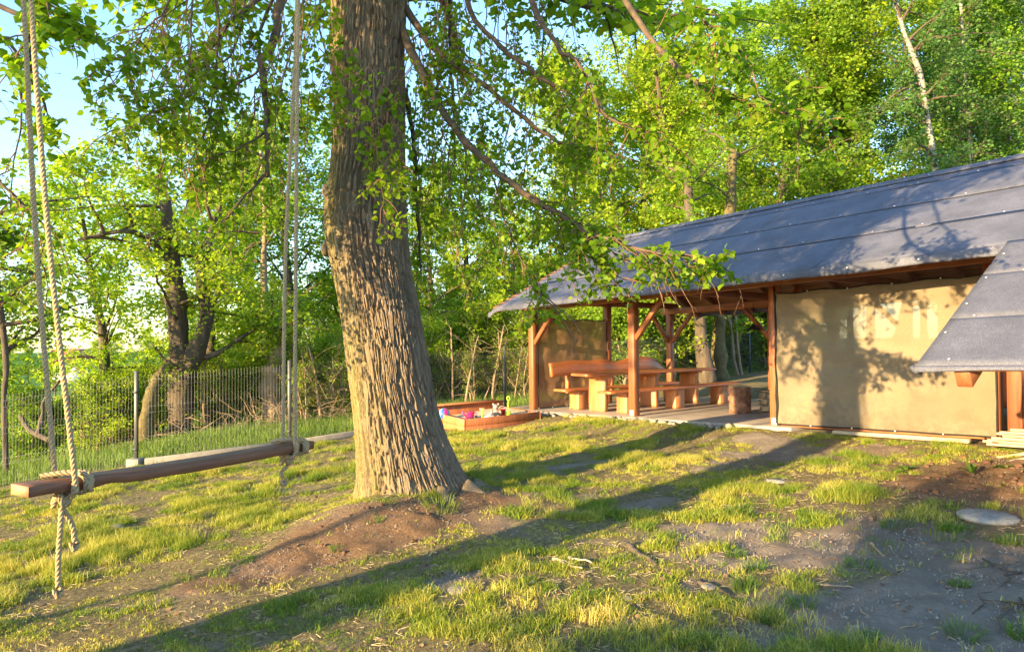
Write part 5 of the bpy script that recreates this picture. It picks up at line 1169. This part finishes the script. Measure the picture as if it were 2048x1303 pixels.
bt = 'trees beyond the fence'
px_tree('elm', -70, 15.5, .60, 'green tree standing half outside the left edge behind the dark leaning stem', 'elm_tree', group=bt)
px_tree('maple', 205, 20, .80, 'yellow-green tree filling the gap left of the old forked tree', 'maple_tree', group=bt)
px_tree('maple', 420, 24, .98, 'bright broad tree right behind the old forked tree', 'maple_tree', group=bt)
px_tree('elm', 590, 23, 1.02, 'green tree seen between the right swing ropes and the big trunk', 'elm_tree', group=bt)
px_tree('elm', 690, 27, 1.05, 'green tree mostly hidden by the big linden trunk', 'elm_tree', group=bt)
px_tree('elm', 500, 30, 1.2, 'taller green tree behind the pollard trunk', 'elm_tree', group=bt)
for k, (px, d, s, pr, lab) in enumerate([
        (850, 24, .72, 'maple', 'low bright tree just right of the big trunk'), (950, 27, .95, 'elm', 'green tree above the second stretch of fence'), (1050, 24, .66, 'maple', 'bright small tree left of the shelter gable'),
        (1130, 27, .92, 'maple', 'bright tree over the left end of the shelter roof'), (1210, 30, .80, 'tallyellow', 'tall sunlit yellow tree above the shelter gable'), (1290, 27, .82, 'tallyellow', 'tall sunlit tree behind the middle of the shelter'),
        (1385, 30, .95, 'tallyellow', 'tall yellow-green tree above the log stool'), (1480, 28, .92, 'tall', 'tall green tree above the front corner post'), (1570, 31, 1.0, 'tallyellow', 'tall green-gold tree behind the roof middle'),
        (1660, 28, .95, 'tall', 'dense green tree behind the cloth bay'), (1740, 33, 1.1, 'birch', 'birch with thin crown left of the white leaning birch'), (1790, 37, 1.1, 'tall', 'dark green tree far behind the roof ridge'),
        (1905, 30, .98, 'birch', 'birch right of the white leaning birch'), (1960, 36, 1.1, 'birch', 'tall pale birch near the right edge'), (2030, 31, .9, 'birch', 'birch at the right edge above the roof'),
        (2110, 30, 1.0, 'tall', 'green tree cut by the right edge'), (1330, 38, 1.1, 'tall', 'far green tree between the sunlit ones'), (1450, 40, 1.15, 'tallyellow', 'far sunlit tree behind the shelter'),
        (1600, 40, 1.1, 'birch', 'far birch behind the green-gold tree'), (2000, 42, 1.2, 'birch', 'far birch between the right-hand birches'), (1850, 42, 1.1, 'birch', 'far birch behind the white leaning stem')]):
    px_tree(pr, px, d, s, lab, {'maple': 'maple_tree', 'elm': 'elm_tree', 'tall': 'ash_tree', 'tallyellow': 'ash_tree', 'birch': 'birch_tree'}[pr], group=bt)
for k, (px, d, s, pr) in enumerate([(560, 33, .62, 'maple'), (640, 34, .6, 'elm'), (720, 33, .6, 'maple'), (820, 33, .58, 'elm'), (880, 31, .55, 'maple'), (935, 34, .6, 'elm'), (990, 32, .55, 'maple'), (1055, 33, .6, 'maple'), (1110, 33, .6, 'elm'), (1180, 35, .66, 'maple'), (1250, 34, .64, 'elm'), (1330, 34, .62, 'maple'), (1510, 35, .7, 'elm'), (380, 33, .55, 'elm'), (1700, 34, .8, 'elm'), (1900, 36, .9, 'elm')]):
    px_tree(pr, px, d, s, 'small leafy tree low in the second row, %s' % ['left of the right swing ropes', 'between ropes and big trunk', 'behind the big trunk', 'first right of the big trunk', 'second right of the big trunk', 'third right of the big trunk', 'fourth right of the big trunk', 'left of the shelter gable', 'behind the gable end', 'behind the backrest bench', 'behind the middle of the table', 'behind the right end of the table', 'behind the log stool', 'behind the old forked tree', 'behind the roof right of the middle', 'behind the roof at the birches'][k], 'maple_tree' if pr == 'maple' else 'elm_tree', group='second row of small trees')
# white leaning birch above the roof
S = PX((1895, 620, 25), (1880, 440, 25), (1868, 320, 25), (1850, 210, 25), (1838, 140, 25), (1800, 40, 25), (1770, -120, 25)); S[0][2] = gzf(S[0]) - .1
trunk_tree('birch_tree', 'white leaning birch trunk showing above the roof ridge', [(S, .13, .07)], [(S, .12, 40, 2.3)], 'birch_bark', 'leaf_birch', 8, .12, 12, dens=34)
S = PX((1945, 620, 28), (1942, 330, 28), (1935, 200, 28), (1925, 60, 28), (1915, -100, 28)); S[0][2] = gzf(S[0]) - .1
trunk_tree('birch_tree', 'thin straight white birch right of the leaning one', [(S, .09, .05)], [(S, .12, 34, 2.2)], 'birch_bark', 'leaf_birch', 8, .12, 14, dens=34)
# trunks seen through the open bays
for k, (pts, ra, rb, bk, lab) in enumerate([
        (((1418, 800, 22), (1405, 700, 22), (1400, 640, 22), (1380, 440, 22), (1375, 330, 22)), .26, .14, 'old_bark', 'grey trunk seen through the shelter above the table end'),
        (((1440, 790, 23), (1437, 700, 23), (1440, 640, 23), (1462, 400, 23), (1465, 300, 23)), .30, .13, 'moss_bark', 'sunlit yellowish trunk seen through the shelter left of the log stool'),
        (((1478, 780, 25), (1468, 720, 25), (1462, 660, 25), (1450, 600, 25)), .07, .05, 'pale_bark', 'thin pale leaning stem above the log stool'),
        (((1485, 775, 25), (1476, 700, 25), (1470, 620, 25)), .06, .04, 'pale_bark', 'second thin pale stem beside the leaning one above the stool')]):
    S = PX(*pts); S[0][2] = gzf(S[0]) - .1
    trunk_tree('tree', lab, [(S, ra, rb)], [(S, .7, 10 if ra > .1 else 3, 2.2)], bk, 'leaf_green', 8, .11, 20 + k, dens=30)
# pale stems of the thicket right of the trunk
for k, (px, d, h_) in enumerate([(905, 20, 2.2), (930, 19.5, 2.0), (985, 20, 2.2), (1012, 20.5, 2.0), (640, 17.5, 1.9), (672, 18, 1.6)]):
    x = (px - 1024) / F_PX * d; rr = np.random.default_rng(k); base = np.array([x, d, gzf((x, d)) - .05]); root = empty('sapling', tuple(base)); tag(root, 'thin pale leafless stem standing in the thicket behind the fence', 'sapling', 'bare stems behind the fence')
    T_ = wander((0, 0, 0), (rr.normal(0, .05), 0, 1), h_, 8, rr, .07); MB().tube(T_, np.linspace(.04, .012, 9), 7).obj('stem', M['pale_bark'], root, True)
    b_ = MB()
    for q in range(16):
        p, dd = along(T_, rr.uniform(.1, .98)); a = rr.uniform(0, 6.28); B_ = wander(p, (math.cos(a), math.sin(a), rr.uniform(-.2, .9)), rr.uniform(.3, 1.), 5, rr, .25); b_.tube(B_, np.linspace(.008, .003, 6), 3, False)
    b_.obj('twigs', M['pale_bark'], root)
# shrubs
bs = 'shrubs behind the fence'
rs = np.random.default_rng(77)
shr = [(60, 16, 1.0), (140, 22, .8), (215, 16.5, .95), (250, 18, 1.0), (310, 19.5, 1.1), (430, 18.5, 1.0), (470, 20, 1.2), (510, 21, 1.2), (600, 19, 1.1), (640, 20, 1.2), (690, 19, 1.1), (720, 21, 1.3), (790, 22, 1.2), (850, 21.5, 1.25), (880, 23, 1.4), (930, 23.5, 1.4),
       (975, 23, 1.5), (1030, 22.5, 1.4), (1080, 23, 1.5), (1130, 24, 1.5), (1190, 25, 1.9), (1230, 22.5, 1.9), (1265, 24, 2.1), (1300, 23, 1.9), (1340, 24.5, 1.9), (1375, 27, 1.4), (1520, 29, 2.0), (1545, 27, 1.9), (1600, 28, 1.8), (1490, 32, 1.9), (1420, 31, 1.6)]
names_s = ['low', 'small', 'broad', 'leafy', 'bright', 'dense']
for k, (px, d, s) in enumerate(shr):
    px_tree('bush' if k % 3 else 'bushg', px, d, s * .78, '', 'shrub', 'shrub', bs)
    o = SC.collection.objects
shrubs = [o for o in SC.objects if o.name.split('.')[0] == 'shrub']
for o, (px, d, s) in zip(shrubs, shr):
    where = 'left of the first fence post' if px < 270 else 'behind the first fence panel right of the corner footing' if px < 560 else 'between the second fence post and the big trunk' if px < 730 else \
        'just right of the big trunk' if px < 900 else 'behind the sandbox' if px < 1060 else 'behind the see-through cloth' if px < 1205 else 'seen through the bay over the backrest bench' if px < 1350 else 'seen through the bay right of the log stool'
    cnt_ = globals().setdefault('_cnt', {}); cnt_[where] = cnt_.get(where, 0) + 1
    o['label'] = ['first', 'second', 'third', 'fourth', 'fifth', 'sixth'][cnt_[where] - 1] + ' green shrub from the left ' + where
for k, (px, d) in enumerate([(620, 17.5), (660, 18), (860, 20.5), (905, 21), (955, 20), (1000, 21), (1040, 20), (1100, 21.5), (400, 17.5), (455, 18), (240, 17.2), (180, 18)]):
    px_tree('sparse', px, d, .62, 'twiggy half-bare bush with few leaves ' + ['left of the linden trunk by its edge', 'hidden behind the edge of the linden trunk', 'just right of the linden trunk', 'second right of the linden trunk', 'behind the pink toys', 'behind the red bucket', 'left of the shelter end post', 'behind the see-through cloth', 'right of the old forked tree', 'left of the pollard trunk', 'left of the first fence post', 'between the left ropes and the first post'][k], 'twiggy_bush', 'bush', 'half-bare bushes behind the fence')
# brushwood heap
r = np.random.default_rng(8); mb = MB()
for k in range(230):
    px = r.uniform(300, 690) if k % 4 else r.uniform(180, 300); d = r.uniform(16, 17.6) + (px > 560) * .8; x = (px - 1024) / F_PX * d; z = gzf((x, d)) + r.uniform(0, .5) * r.random(); a = r.uniform(0, 6.28)
    B_ = wander((x, d, z), (math.cos(a), .5 * math.sin(a), r.uniform(-.1, .7)), r.uniform(.4, 1.1), 5, r, .22, .2); mb.tube(B_, np.linspace(.009, .003, 6), 3, False)
tag(mb.obj('brushwood', M['pale_bark']), 'tangled heap of dry brushwood at the foot of the old trees', 'brushwood', kind='stuff')
# far hedge row and house across the field
for k, (px, d, s) in enumerate([(-60, 62, .62), (10, 60, .5), (60, 64, .45), (110, 62, .42), (185, 63, .5), (230, 60, .55), (290, 62, .6), (360, 66, .75), (440, 64, .8), (520, 66, .8), (600, 66, .9), (700, 64, .9), (800, 66, .9), (900, 66, .8), (1000, 70, .9), (1100, 66, 1.)]):
    px_tree('elm' if k % 2 else 'maple', px, d, s, '', 'hedgerow_tree', 'tree', 'hedgerow across the field')
for o in SC.objects:
    if o.name.startswith('hedgerow_tree'):
        q_ = project(np.array([list(o.location)]))[0][0]; o['label'] = 'small far tree in the field hedgerow, ' + ('left of the left swing ropes' if q_ < 40 else 'seen between the left swing ropes' if q_ < 120 else 'right of the left swing ropes' if q_ < 270 else 'behind the first fence panel' if q_ < 540 else 'behind the right ropes and trunk' if q_ < 850 else 'behind the thicket right of the trunk')
ho = empty('farm_house', (float((150 - 1024) / F_PX * 105), 105, -3.2), .5); tag(ho, 'far white house with red tiled roof between the left swing ropes', 'house')
MB().box([-2.6, -3, -1], [5.2, 0, 0], [0, 6, 0], [0, 0, 3.1]).obj('wall', M['white_wall'], ho)
MB().add([[-2.9, -3.4, 2.1], [2.9, -3.4, 2.1], [2.9, 3.4, 2.1], [-2.9, 3.4, 2.1], [-2.9, 0, 4.0], [2.9, 0, 4.0]], [[0, 1, 5, 4], [2, 3, 4, 5]], [[0, 4, 3], [1, 2, 5]]).obj('roof', M['tile_red'], ho)
for x in (-1.5, .6): MB().box([x, -3.03, .4], [.8, 0, 0], [0, .02, 0], [0, 0, 1.0]).obj('window', M['window'], ho)

# ------------------------------------------------------------------ trees, hedge and added shade crowns behind the viewer: they throw the long evening shadows
LD = np.array([math.cos(SUN_AZ), math.sin(SUN_AZ)]); LN = np.array([-LD[1], LD[0]])
def back(off, s): return LN * off + LD * s      # off: distance left of the sun line through the viewer, s: along the light
p = back(4.45, -6.2)
root = empty('shade_tree', (p[0], p[1], gzf(p))); tag(root, 'tall tree behind the viewer whose trunk shadow crosses the lawn', 'tree')
MB().tube([[0, 0, -.1], [.02, 0, 2], [0, .05, 4.5], [0, 0, 8]], [.46, .38, .32, .2], 14).obj('trunk', M['old_bark'], root, True)
link('crown', PR['elm'][2], None, root).location = (0, 0, 4.6); link('branches', PR['elm'][1], None, root).location = (0, 0, 4.6)
r = np.random.default_rng(44)
for k, off in enumerate(np.arange(1.35, -8, -1.0)):
    p = back(off, -8 + r.uniform(-.4, .4)); plant_tree(PR['bushg'], p[0], p[1], r.uniform(1.6, 1.8), r.uniform(0, 6), 'hedge_bush', 'dense clipped-height bush in the hedge behind the viewer', 'bush', 'hedge behind the viewer')
for k, (off, s, sc2) in enumerate([(-3.5, -24, .9), (-8, -22, .9)]):
    p = back(off, s); plant_tree(PR['maple'], p[0], p[1], sc2, k, 'maple_tree', 'tree behind the viewer on the sunset side', 'tree', 'trees behind the viewer')

for k, (off, s_, z0, sc3, zs3, pr) in enumerate([(5.8, -10.5, 5.7, .8, .34, 'elm'), (8.0, -11, 5.7, .85, .36, 'maple')]):  # unseen flattened crowns, added only to put the shelter roof in shade
    p = back(off, s_); root = empty('tall_stemmed_tree', (p[0], p[1], gzf(p)), k * 1.3); tag(root, 'added unseen flat crown on a thin stem that shades the shelter roof', 'tree', 'added roof-shading crowns behind the viewer')
    MB().tube([[0, 0, -.1], [.05, 0, 2], [0, .03, 4.5], [0, 0, z0 + .8]], [.06, .05, .045, .04], 9).obj('trunk', M['old_bark'], root, True)
    for nm, me_ in (('branches', PR[pr][1]), ('crown', PR[pr][2])):
        o = link(nm, me_, None, root); o.location = (0, 0, z0); o.scale = (sc3, sc3, zs3); o['kind'] = 'stuff'

# ------------------------------------------------------------------ small things on the ground
q = ground_at(1975, 1035); t = empty('manhole_cover', tuple(q + [0, 0, .022])); tag(t, 'round concrete cover set in the bare soil at the right', 'cover')
v_, q_ = lathe([(.19, -.03), (.205, -.03), (.205, .004), (.197, .009), (.0, .010)], 40); MB().add(v_, q_).obj('cover', M['cover'], t); v_, q_ = lathe([(.2065, -.03), (.218, -.03), (.218, .001), (.208, .003)], 40); MB().add(v_, q_).obj('rim', M['cover'], t)
q = ground_at(1560, 960); t = empty('small_cover', tuple(q)); tag(t, 'small grey disc cover half overgrown in the grass before the shelter', 'cover')
v_, q_ = lathe([(.14, -.03), (.14, -.004), (.0, .004)], 30); MB().add(v_, q_).obj('cover', M['cover'], t)
def flatrock(px, py, r_, name, label, sd, mat='stone', sq=.4, cat='stone'):
    q = ground_at(px, py); rock((q[0], q[1], q[2] + r_ * .1), r_, name, label, None, mat, sq, sd, cat)
flatrock(915, 1182, .085, 'stone', 'flat grey stone lying in the grass before the trunk', 301, 'mortar', .3)
flatrock(1255, 1198, .035, 'stone', 'small brown stone in the grass at the lower middle', 302, 'mortar'); flatrock(235, 1055, .08, 'stone', 'flat grey stone in the grass below the swing plank', 303)
flatrock(1065, 1165, .03, 'stone', 'small dark stone right of the flat grey stone', 304, 'mortar')
flatrock(1420, 1175, .06, 'stone', 'low dull stone at the edge of the bare soil', 305, 'mortar', .25)
for k in range(40):
    px = HR.uniform(1350, 2048); py = HR.uniform(1000, 1300); flatrock(px, py, HR.uniform(.006, .015), 'pebble', 'small pebble scattered on the bare soil', 400 + k, 'mortar', sq=.6)
for o in SC.objects:
    if o.name.startswith('pebble'): o['group'] = 'pebbles on the bare soil'
def stick(px, py, px2, py2, r0, name, label, mat='pale_bark', lift=.012, cat='stick', curl=.06, sd=0, n=10, twigs_=0):
    a = ground_at(px, py); b_ = ground_at(px2, py2); rr = np.random.default_rng(sd); t = np.linspace(0, 1, n)[:, None]; P = a + (b_ - a) * t
    L = np.linalg.norm(b_ - a); w = np.cumsum(rr.normal(0, curl * L / 3, (n, 2)), 0); w -= w[0] + (w[-1] - w[0]) * t; P[:, :2] += w; P[:, 2] = gz(P[:, 0], P[:, 1]) + lift + .01 * rr.random(n)
    root = empty(name, tuple(P[0])); tag(root, label, cat); MB().tube(P - P[0], np.linspace(r0, r0 * .45, n), 7).obj('stem', M[mat], root, True)
    if twigs_:
        for k in range(twigs_):
            p, d = along(P, rr.uniform(.2, .9)); B_ = wander(p, d + np.r_[rr.normal(0, .8, 2), .2], L * .3, 5, rr, .2, .5); MB().tube(B_ - P[0], np.linspace(r0 * .5, r0 * .2, 6), 5).obj('side_twig', M[mat], root, True)
stick(1965, 1120, 1945, 1230, .007, 'root', 'curved grey root surfacing near the right edge', sd=1, lift=.004, cat='root', curl=.35, twigs_=2, mat='limb')
stick(2040, 1200, 2000, 1270, .008, 'root', 'hooked pale root right of the curved one', sd=2, cat='root', curl=.5, twigs_=1, mat='limb')
stick(1740, 1090, 1770, 1115, .012, 'stick', 'short stub of a branch on the bare soil', sd=3); stick(1775, 1095, 1800, 1125, .004, 'stick', 'thin pale twig beside the short stub', sd=4)
stick(1620, 1028, 1665, 1040, .012, 'stick', 'short brown stick where sun meets shade', 'limb', sd=5, ) if False else stick(1620, 1028, 1665, 1040, .012, 'stick', 'short brown stick at the edge of the sunlit grass', sd=5)
stick(1920, 1125, 2020, 1133, .004, 'stick', 'long twiggy dry branch below the round cover', sd=6, twigs_=3, mat='limb'); stick(1640, 1172, 1710, 1180, .007, 'stick', 'dark dry stick in the middle of the bare soil', sd=7)
stick(1720, 1220, 1740, 1240, .005, 'stick', 'small pale twig near the lower right tufts', sd=8); stick(1800, 1262, 1850, 1250, .005, 'stick', 'thin straw-coloured twig at the lower right', sd=9)
stick(1395, 1165, 1460, 1190, .020, 'root', 'thick buff root end crossing the grass edge', 'old_bark', sd=10, cat='root', lift=.0, curl=.1); stick(1255, 1090, 1312, 1130, .030, 'root', 'thick grey surface root in the lawn before the slab', 'old_bark', sd=11, cat='root', lift=-.005, curl=.12)
for k, (px, py) in enumerate(((1105, 1122), (1120, 1128), (1138, 1118))):
    stick(px, py, px + 45, py + 12, .012, 'bark_strip', ['left', 'lower', 'upper'][k] + ' strip of the split bark piece in the grass', 'pale_wood', sd=20 + k, cat='bark', curl=.08, lift=.015)
for k in range(26):
    px = HR.uniform(1380, 2048); py = HR.uniform(1040, 1300); a = HR.uniform(0, 3.14); L = HR.uniform(10, 36)
    stick(px, py, px + L * math.cos(a), py + L * .4 * math.sin(a), HR.uniform(.0015, .0035), 'twig', 'thin dry twig lying on the bare soil', sd=100 + k, lift=.006, cat='twig', curl=.2)
for o in SC.objects:
    if o.name.startswith('twig') and o.get('category'): o['group'] = 'dry twigs on the bare soil'
# clump of long grass against the trunk foot and little plants
def clump(px, py, n, h, name, label, tone, sd, spread=.07, w=.007, lean=(.3, 1.1), mat='tall_grass'):
    q = ground_at(px, py); rr = np.random.default_rng(sd); a = rr.uniform(0, 6.28, n); rd = spread * np.sqrt(rr.random(n)); x = q[0] + rd * np.cos(a); y = q[1] + rd * np.sin(a)
    o = blades(name, np.c_[x, y, gz(x, y) - .01] - q, rr.uniform(.5, 1.1, n) * h, np.full(n, w), rr.uniform(*lean, n), np.clip(rr.normal(tone, .15, n), 0, 1), M[mat], label, 2, 1.2, sd)
    o.location = q; o['kind'] = 'thing'; o['category'] = 'grass tuft'; return o
clump(880, 1012, 130, .15, 'grass_clump', 'straggly clump of long grass against the foot of the trunk', .7, 1, .17, .006, (.5, 1.3))
clump(672, 1100, 50, .085, 'grass_clump', 'small bright grass clump on the brown soil mound', .4, 2, .05, .005)
clump(757, 1040, 40, .07, 'grass_clump', 'tiny grass clump high on the soil mound', .5, 3, .04, .005)
clump(1205, 985, 40, .07, 'grass_clump', 'lone grass clump in the trunk shadow', .3, 4, .05)
clump(1480, 1030, 110, .14, 'grass_clump', 'full fresh grass clump at the middle of the lawn edge', .45, 5, .12, .006)
clump(1125, 1000, 70, .12, 'grass_clump', 'bright grass clump right of the trunk shadow', .5, 6, .08, .006)
for k, (px, py, h, s) in enumerate([(1600, 1215, .11, .07), (1540, 1245, .10, .05), (1720, 1130, .09, .12), (1920, 1168, .06, .06), (1790, 1050, .09, .12), (1910, 1060, .08, .12), (1880, 1010, .08, .14), (1740, 1275, .06, .06), (1930, 1270, .09, .09), (2030, 1085, .09, .12), (1490, 1180, .13, .07), (1470, 1110, .09, .07), (1510, 1140, .10, .06), (2045, 1270, .10, .06), (1590, 1300, .10, .09), (1400, 1290, .09, .1)]):
    clump(px, py, 110, h, 'grass_clump', 'isolated grass clump on the bare soil, %s' % ['long one beside the left soil edge', 'second from the lower left', 'wide low one in the middle', 'tiny round one', 'left of the round cover', 'just left of the round cover', 'above the round cover', 'short one near the bottom edge', 'yellowish one near the bottom', 'right of the round cover', 'tall narrow one at the sun edge', 'upper one at the sun edge', 'middle one at the sun edge', 'cut by the right edge', 'cut by the bottom edge', 'at the bottom near the lawn'][k], .3, 30 + k, s, .005)
def broad_plant(px, py, n, L, name, label, sd, up=.9):
    q = ground_at(px, py); root = empty(name, tuple(q)); tag(root, label, 'plant'); rr = np.random.default_rng(sd)
    for k in range(n):
        a = k * 2.4 + rr.normal(0, .3); el = up * rr.uniform(.6, 1.1); m_ = 7; c = [np.zeros(3)]; d = np.array([math.cos(a) * math.cos(el), math.sin(a) * math.cos(el), math.sin(el)])
        for q2 in range(m_ - 1): d = d + [0, 0, -.16]; d /= np.linalg.norm(d); c.append(c[-1] + d * L / m_ * rr.uniform(.9, 1.1))
        c = np.array(c); s_ = np.array([-math.sin(a), math.cos(a), 0]); w = L * .17 * np.sin(np.linspace(.25, math.pi - .05, m_)); V = np.concatenate([c - s_ * w[:, None] + [0, 0, .010], c, c + s_ * w[:, None] + [0, 0, .010]])
        i = np.arange(m_ - 1); Q = np.concatenate([np.stack([i, i + 1, i + m_ + 1, i + m_], 1), np.stack([i + m_, i + m_ + 1, i + 2 * m_ + 1, i + 2 * m_], 1)]); MB().add(V, Q, a=.3).obj('leaf', M['tall_grass'], root, True)
broad_plant(1943, 948, 5, .17, 'leafy_plant', 'young broad-leaved plant upright in the dug soil', 3, 1.25); broad_plant(1812, 942, 6, .13, 'leafy_plant', 'small leafy plant at the edge of the dug soil', 4, 1.0)
broad_plant(1796, 945, 5, .11, 'leafy_plant', 'smaller leafy plant left of its neighbour', 5, .8); broad_plant(2005, 935, 9, .11, 'leafy_plant', 'low bluish leafy plant under the pale laths', 6, .7)
# clods of dug soil
M['clod'] = simple('soil_clod', (.12, .06, .035), .95, .3, 20, bmp=.8, bd=.01)
for k in range(46):
    px = HR.uniform(1850, 2048); py = HR.uniform(905, 985); flatrock(px, py, HR.uniform(.015, .045), 'soil_clod', 'brown clod of dug soil at the right below the pale laths', 600 + k, 'clod', .7, 'clod')
for k in range(40):
    px = HR.uniform(520, 980); py = 1000 + HR.random() * 150; flatrock(px, py, HR.uniform(.008, .026), 'soil_clod', 'crumb of reddish soil on the mound at the trunk foot', 700 + k, 'clod', .7, 'clod')
for o in SC.objects:
    if o.name.startswith('soil_clod'): o['group'] = 'soil clods'
# pile of pale laths at the right edge
lr = np.random.default_rng(61)
for k in range(26):
    lay = k // 5; a0 = 3 * Lb + .10 + lr.uniform(-.12, .25) + .05 * lay; Lh = lr.uniform(1.5, 2.4); b_ = -.62 + (k % 5) * .085 + lr.uniform(-.02, .02); z = FZ - .03 + lay * .036; tw = lr.normal(0, .035)
    p = bp(a0, b_, z + .02); q = bp(a0 + Lh, b_ + tw * Lh, z + lr.normal(0, .012) + .02); d = q - p; L = np.linalg.norm(d); d /= L; s_ = np.cross(d, [0, 0, 1.]); s_ /= np.linalg.norm(s_); u_ = np.cross(s_, d)
    o = MB().box(-s_ * .025, d * L, s_ * lr.uniform(.035, .055), u_ * .028).obj('lath', M['pale_wood'], None, False, .003); o.location = p; tag(o, 'rough pale lath in the pile leaning under the low roof at the right', 'lath', 'pile of pale laths')
for k in range(3):
    p = bp(3 * Lb + .15 + k * .22, -.95 - .1 * k, FZ - .16); q = bp(3 * Lb + 1.3 + k * .1, -.35, FZ + .12); d = q - p; L = np.linalg.norm(d); d /= L; s_ = np.cross(d, [0, 0, 1.]); s_ /= np.linalg.norm(s_); u_ = np.cross(s_, d)
    o = MB().box([0, 0, 0], d * L, s_ * .05, u_ * .03).obj('lath', M['pale_wood'], None, False, .003); o.location = p; tag(o, 'pale lath lying askew across the front of the pile, %s' % ['left one', 'middle one', 'right one'][k], 'lath', 'pile of pale laths')
# broken plank below the cloth
p = bp(2 * Lb + 1.0, -.22, FZ - .055); o = MB().box([0, 0, 0], BU * 1.75, BV * .12, BZ * .05).obj('old_plank', M['pale_wood'], None, False, .006); o.location = p; tag(o, 'old split plank lying under the lower hem of the tan cloth', 'plank')
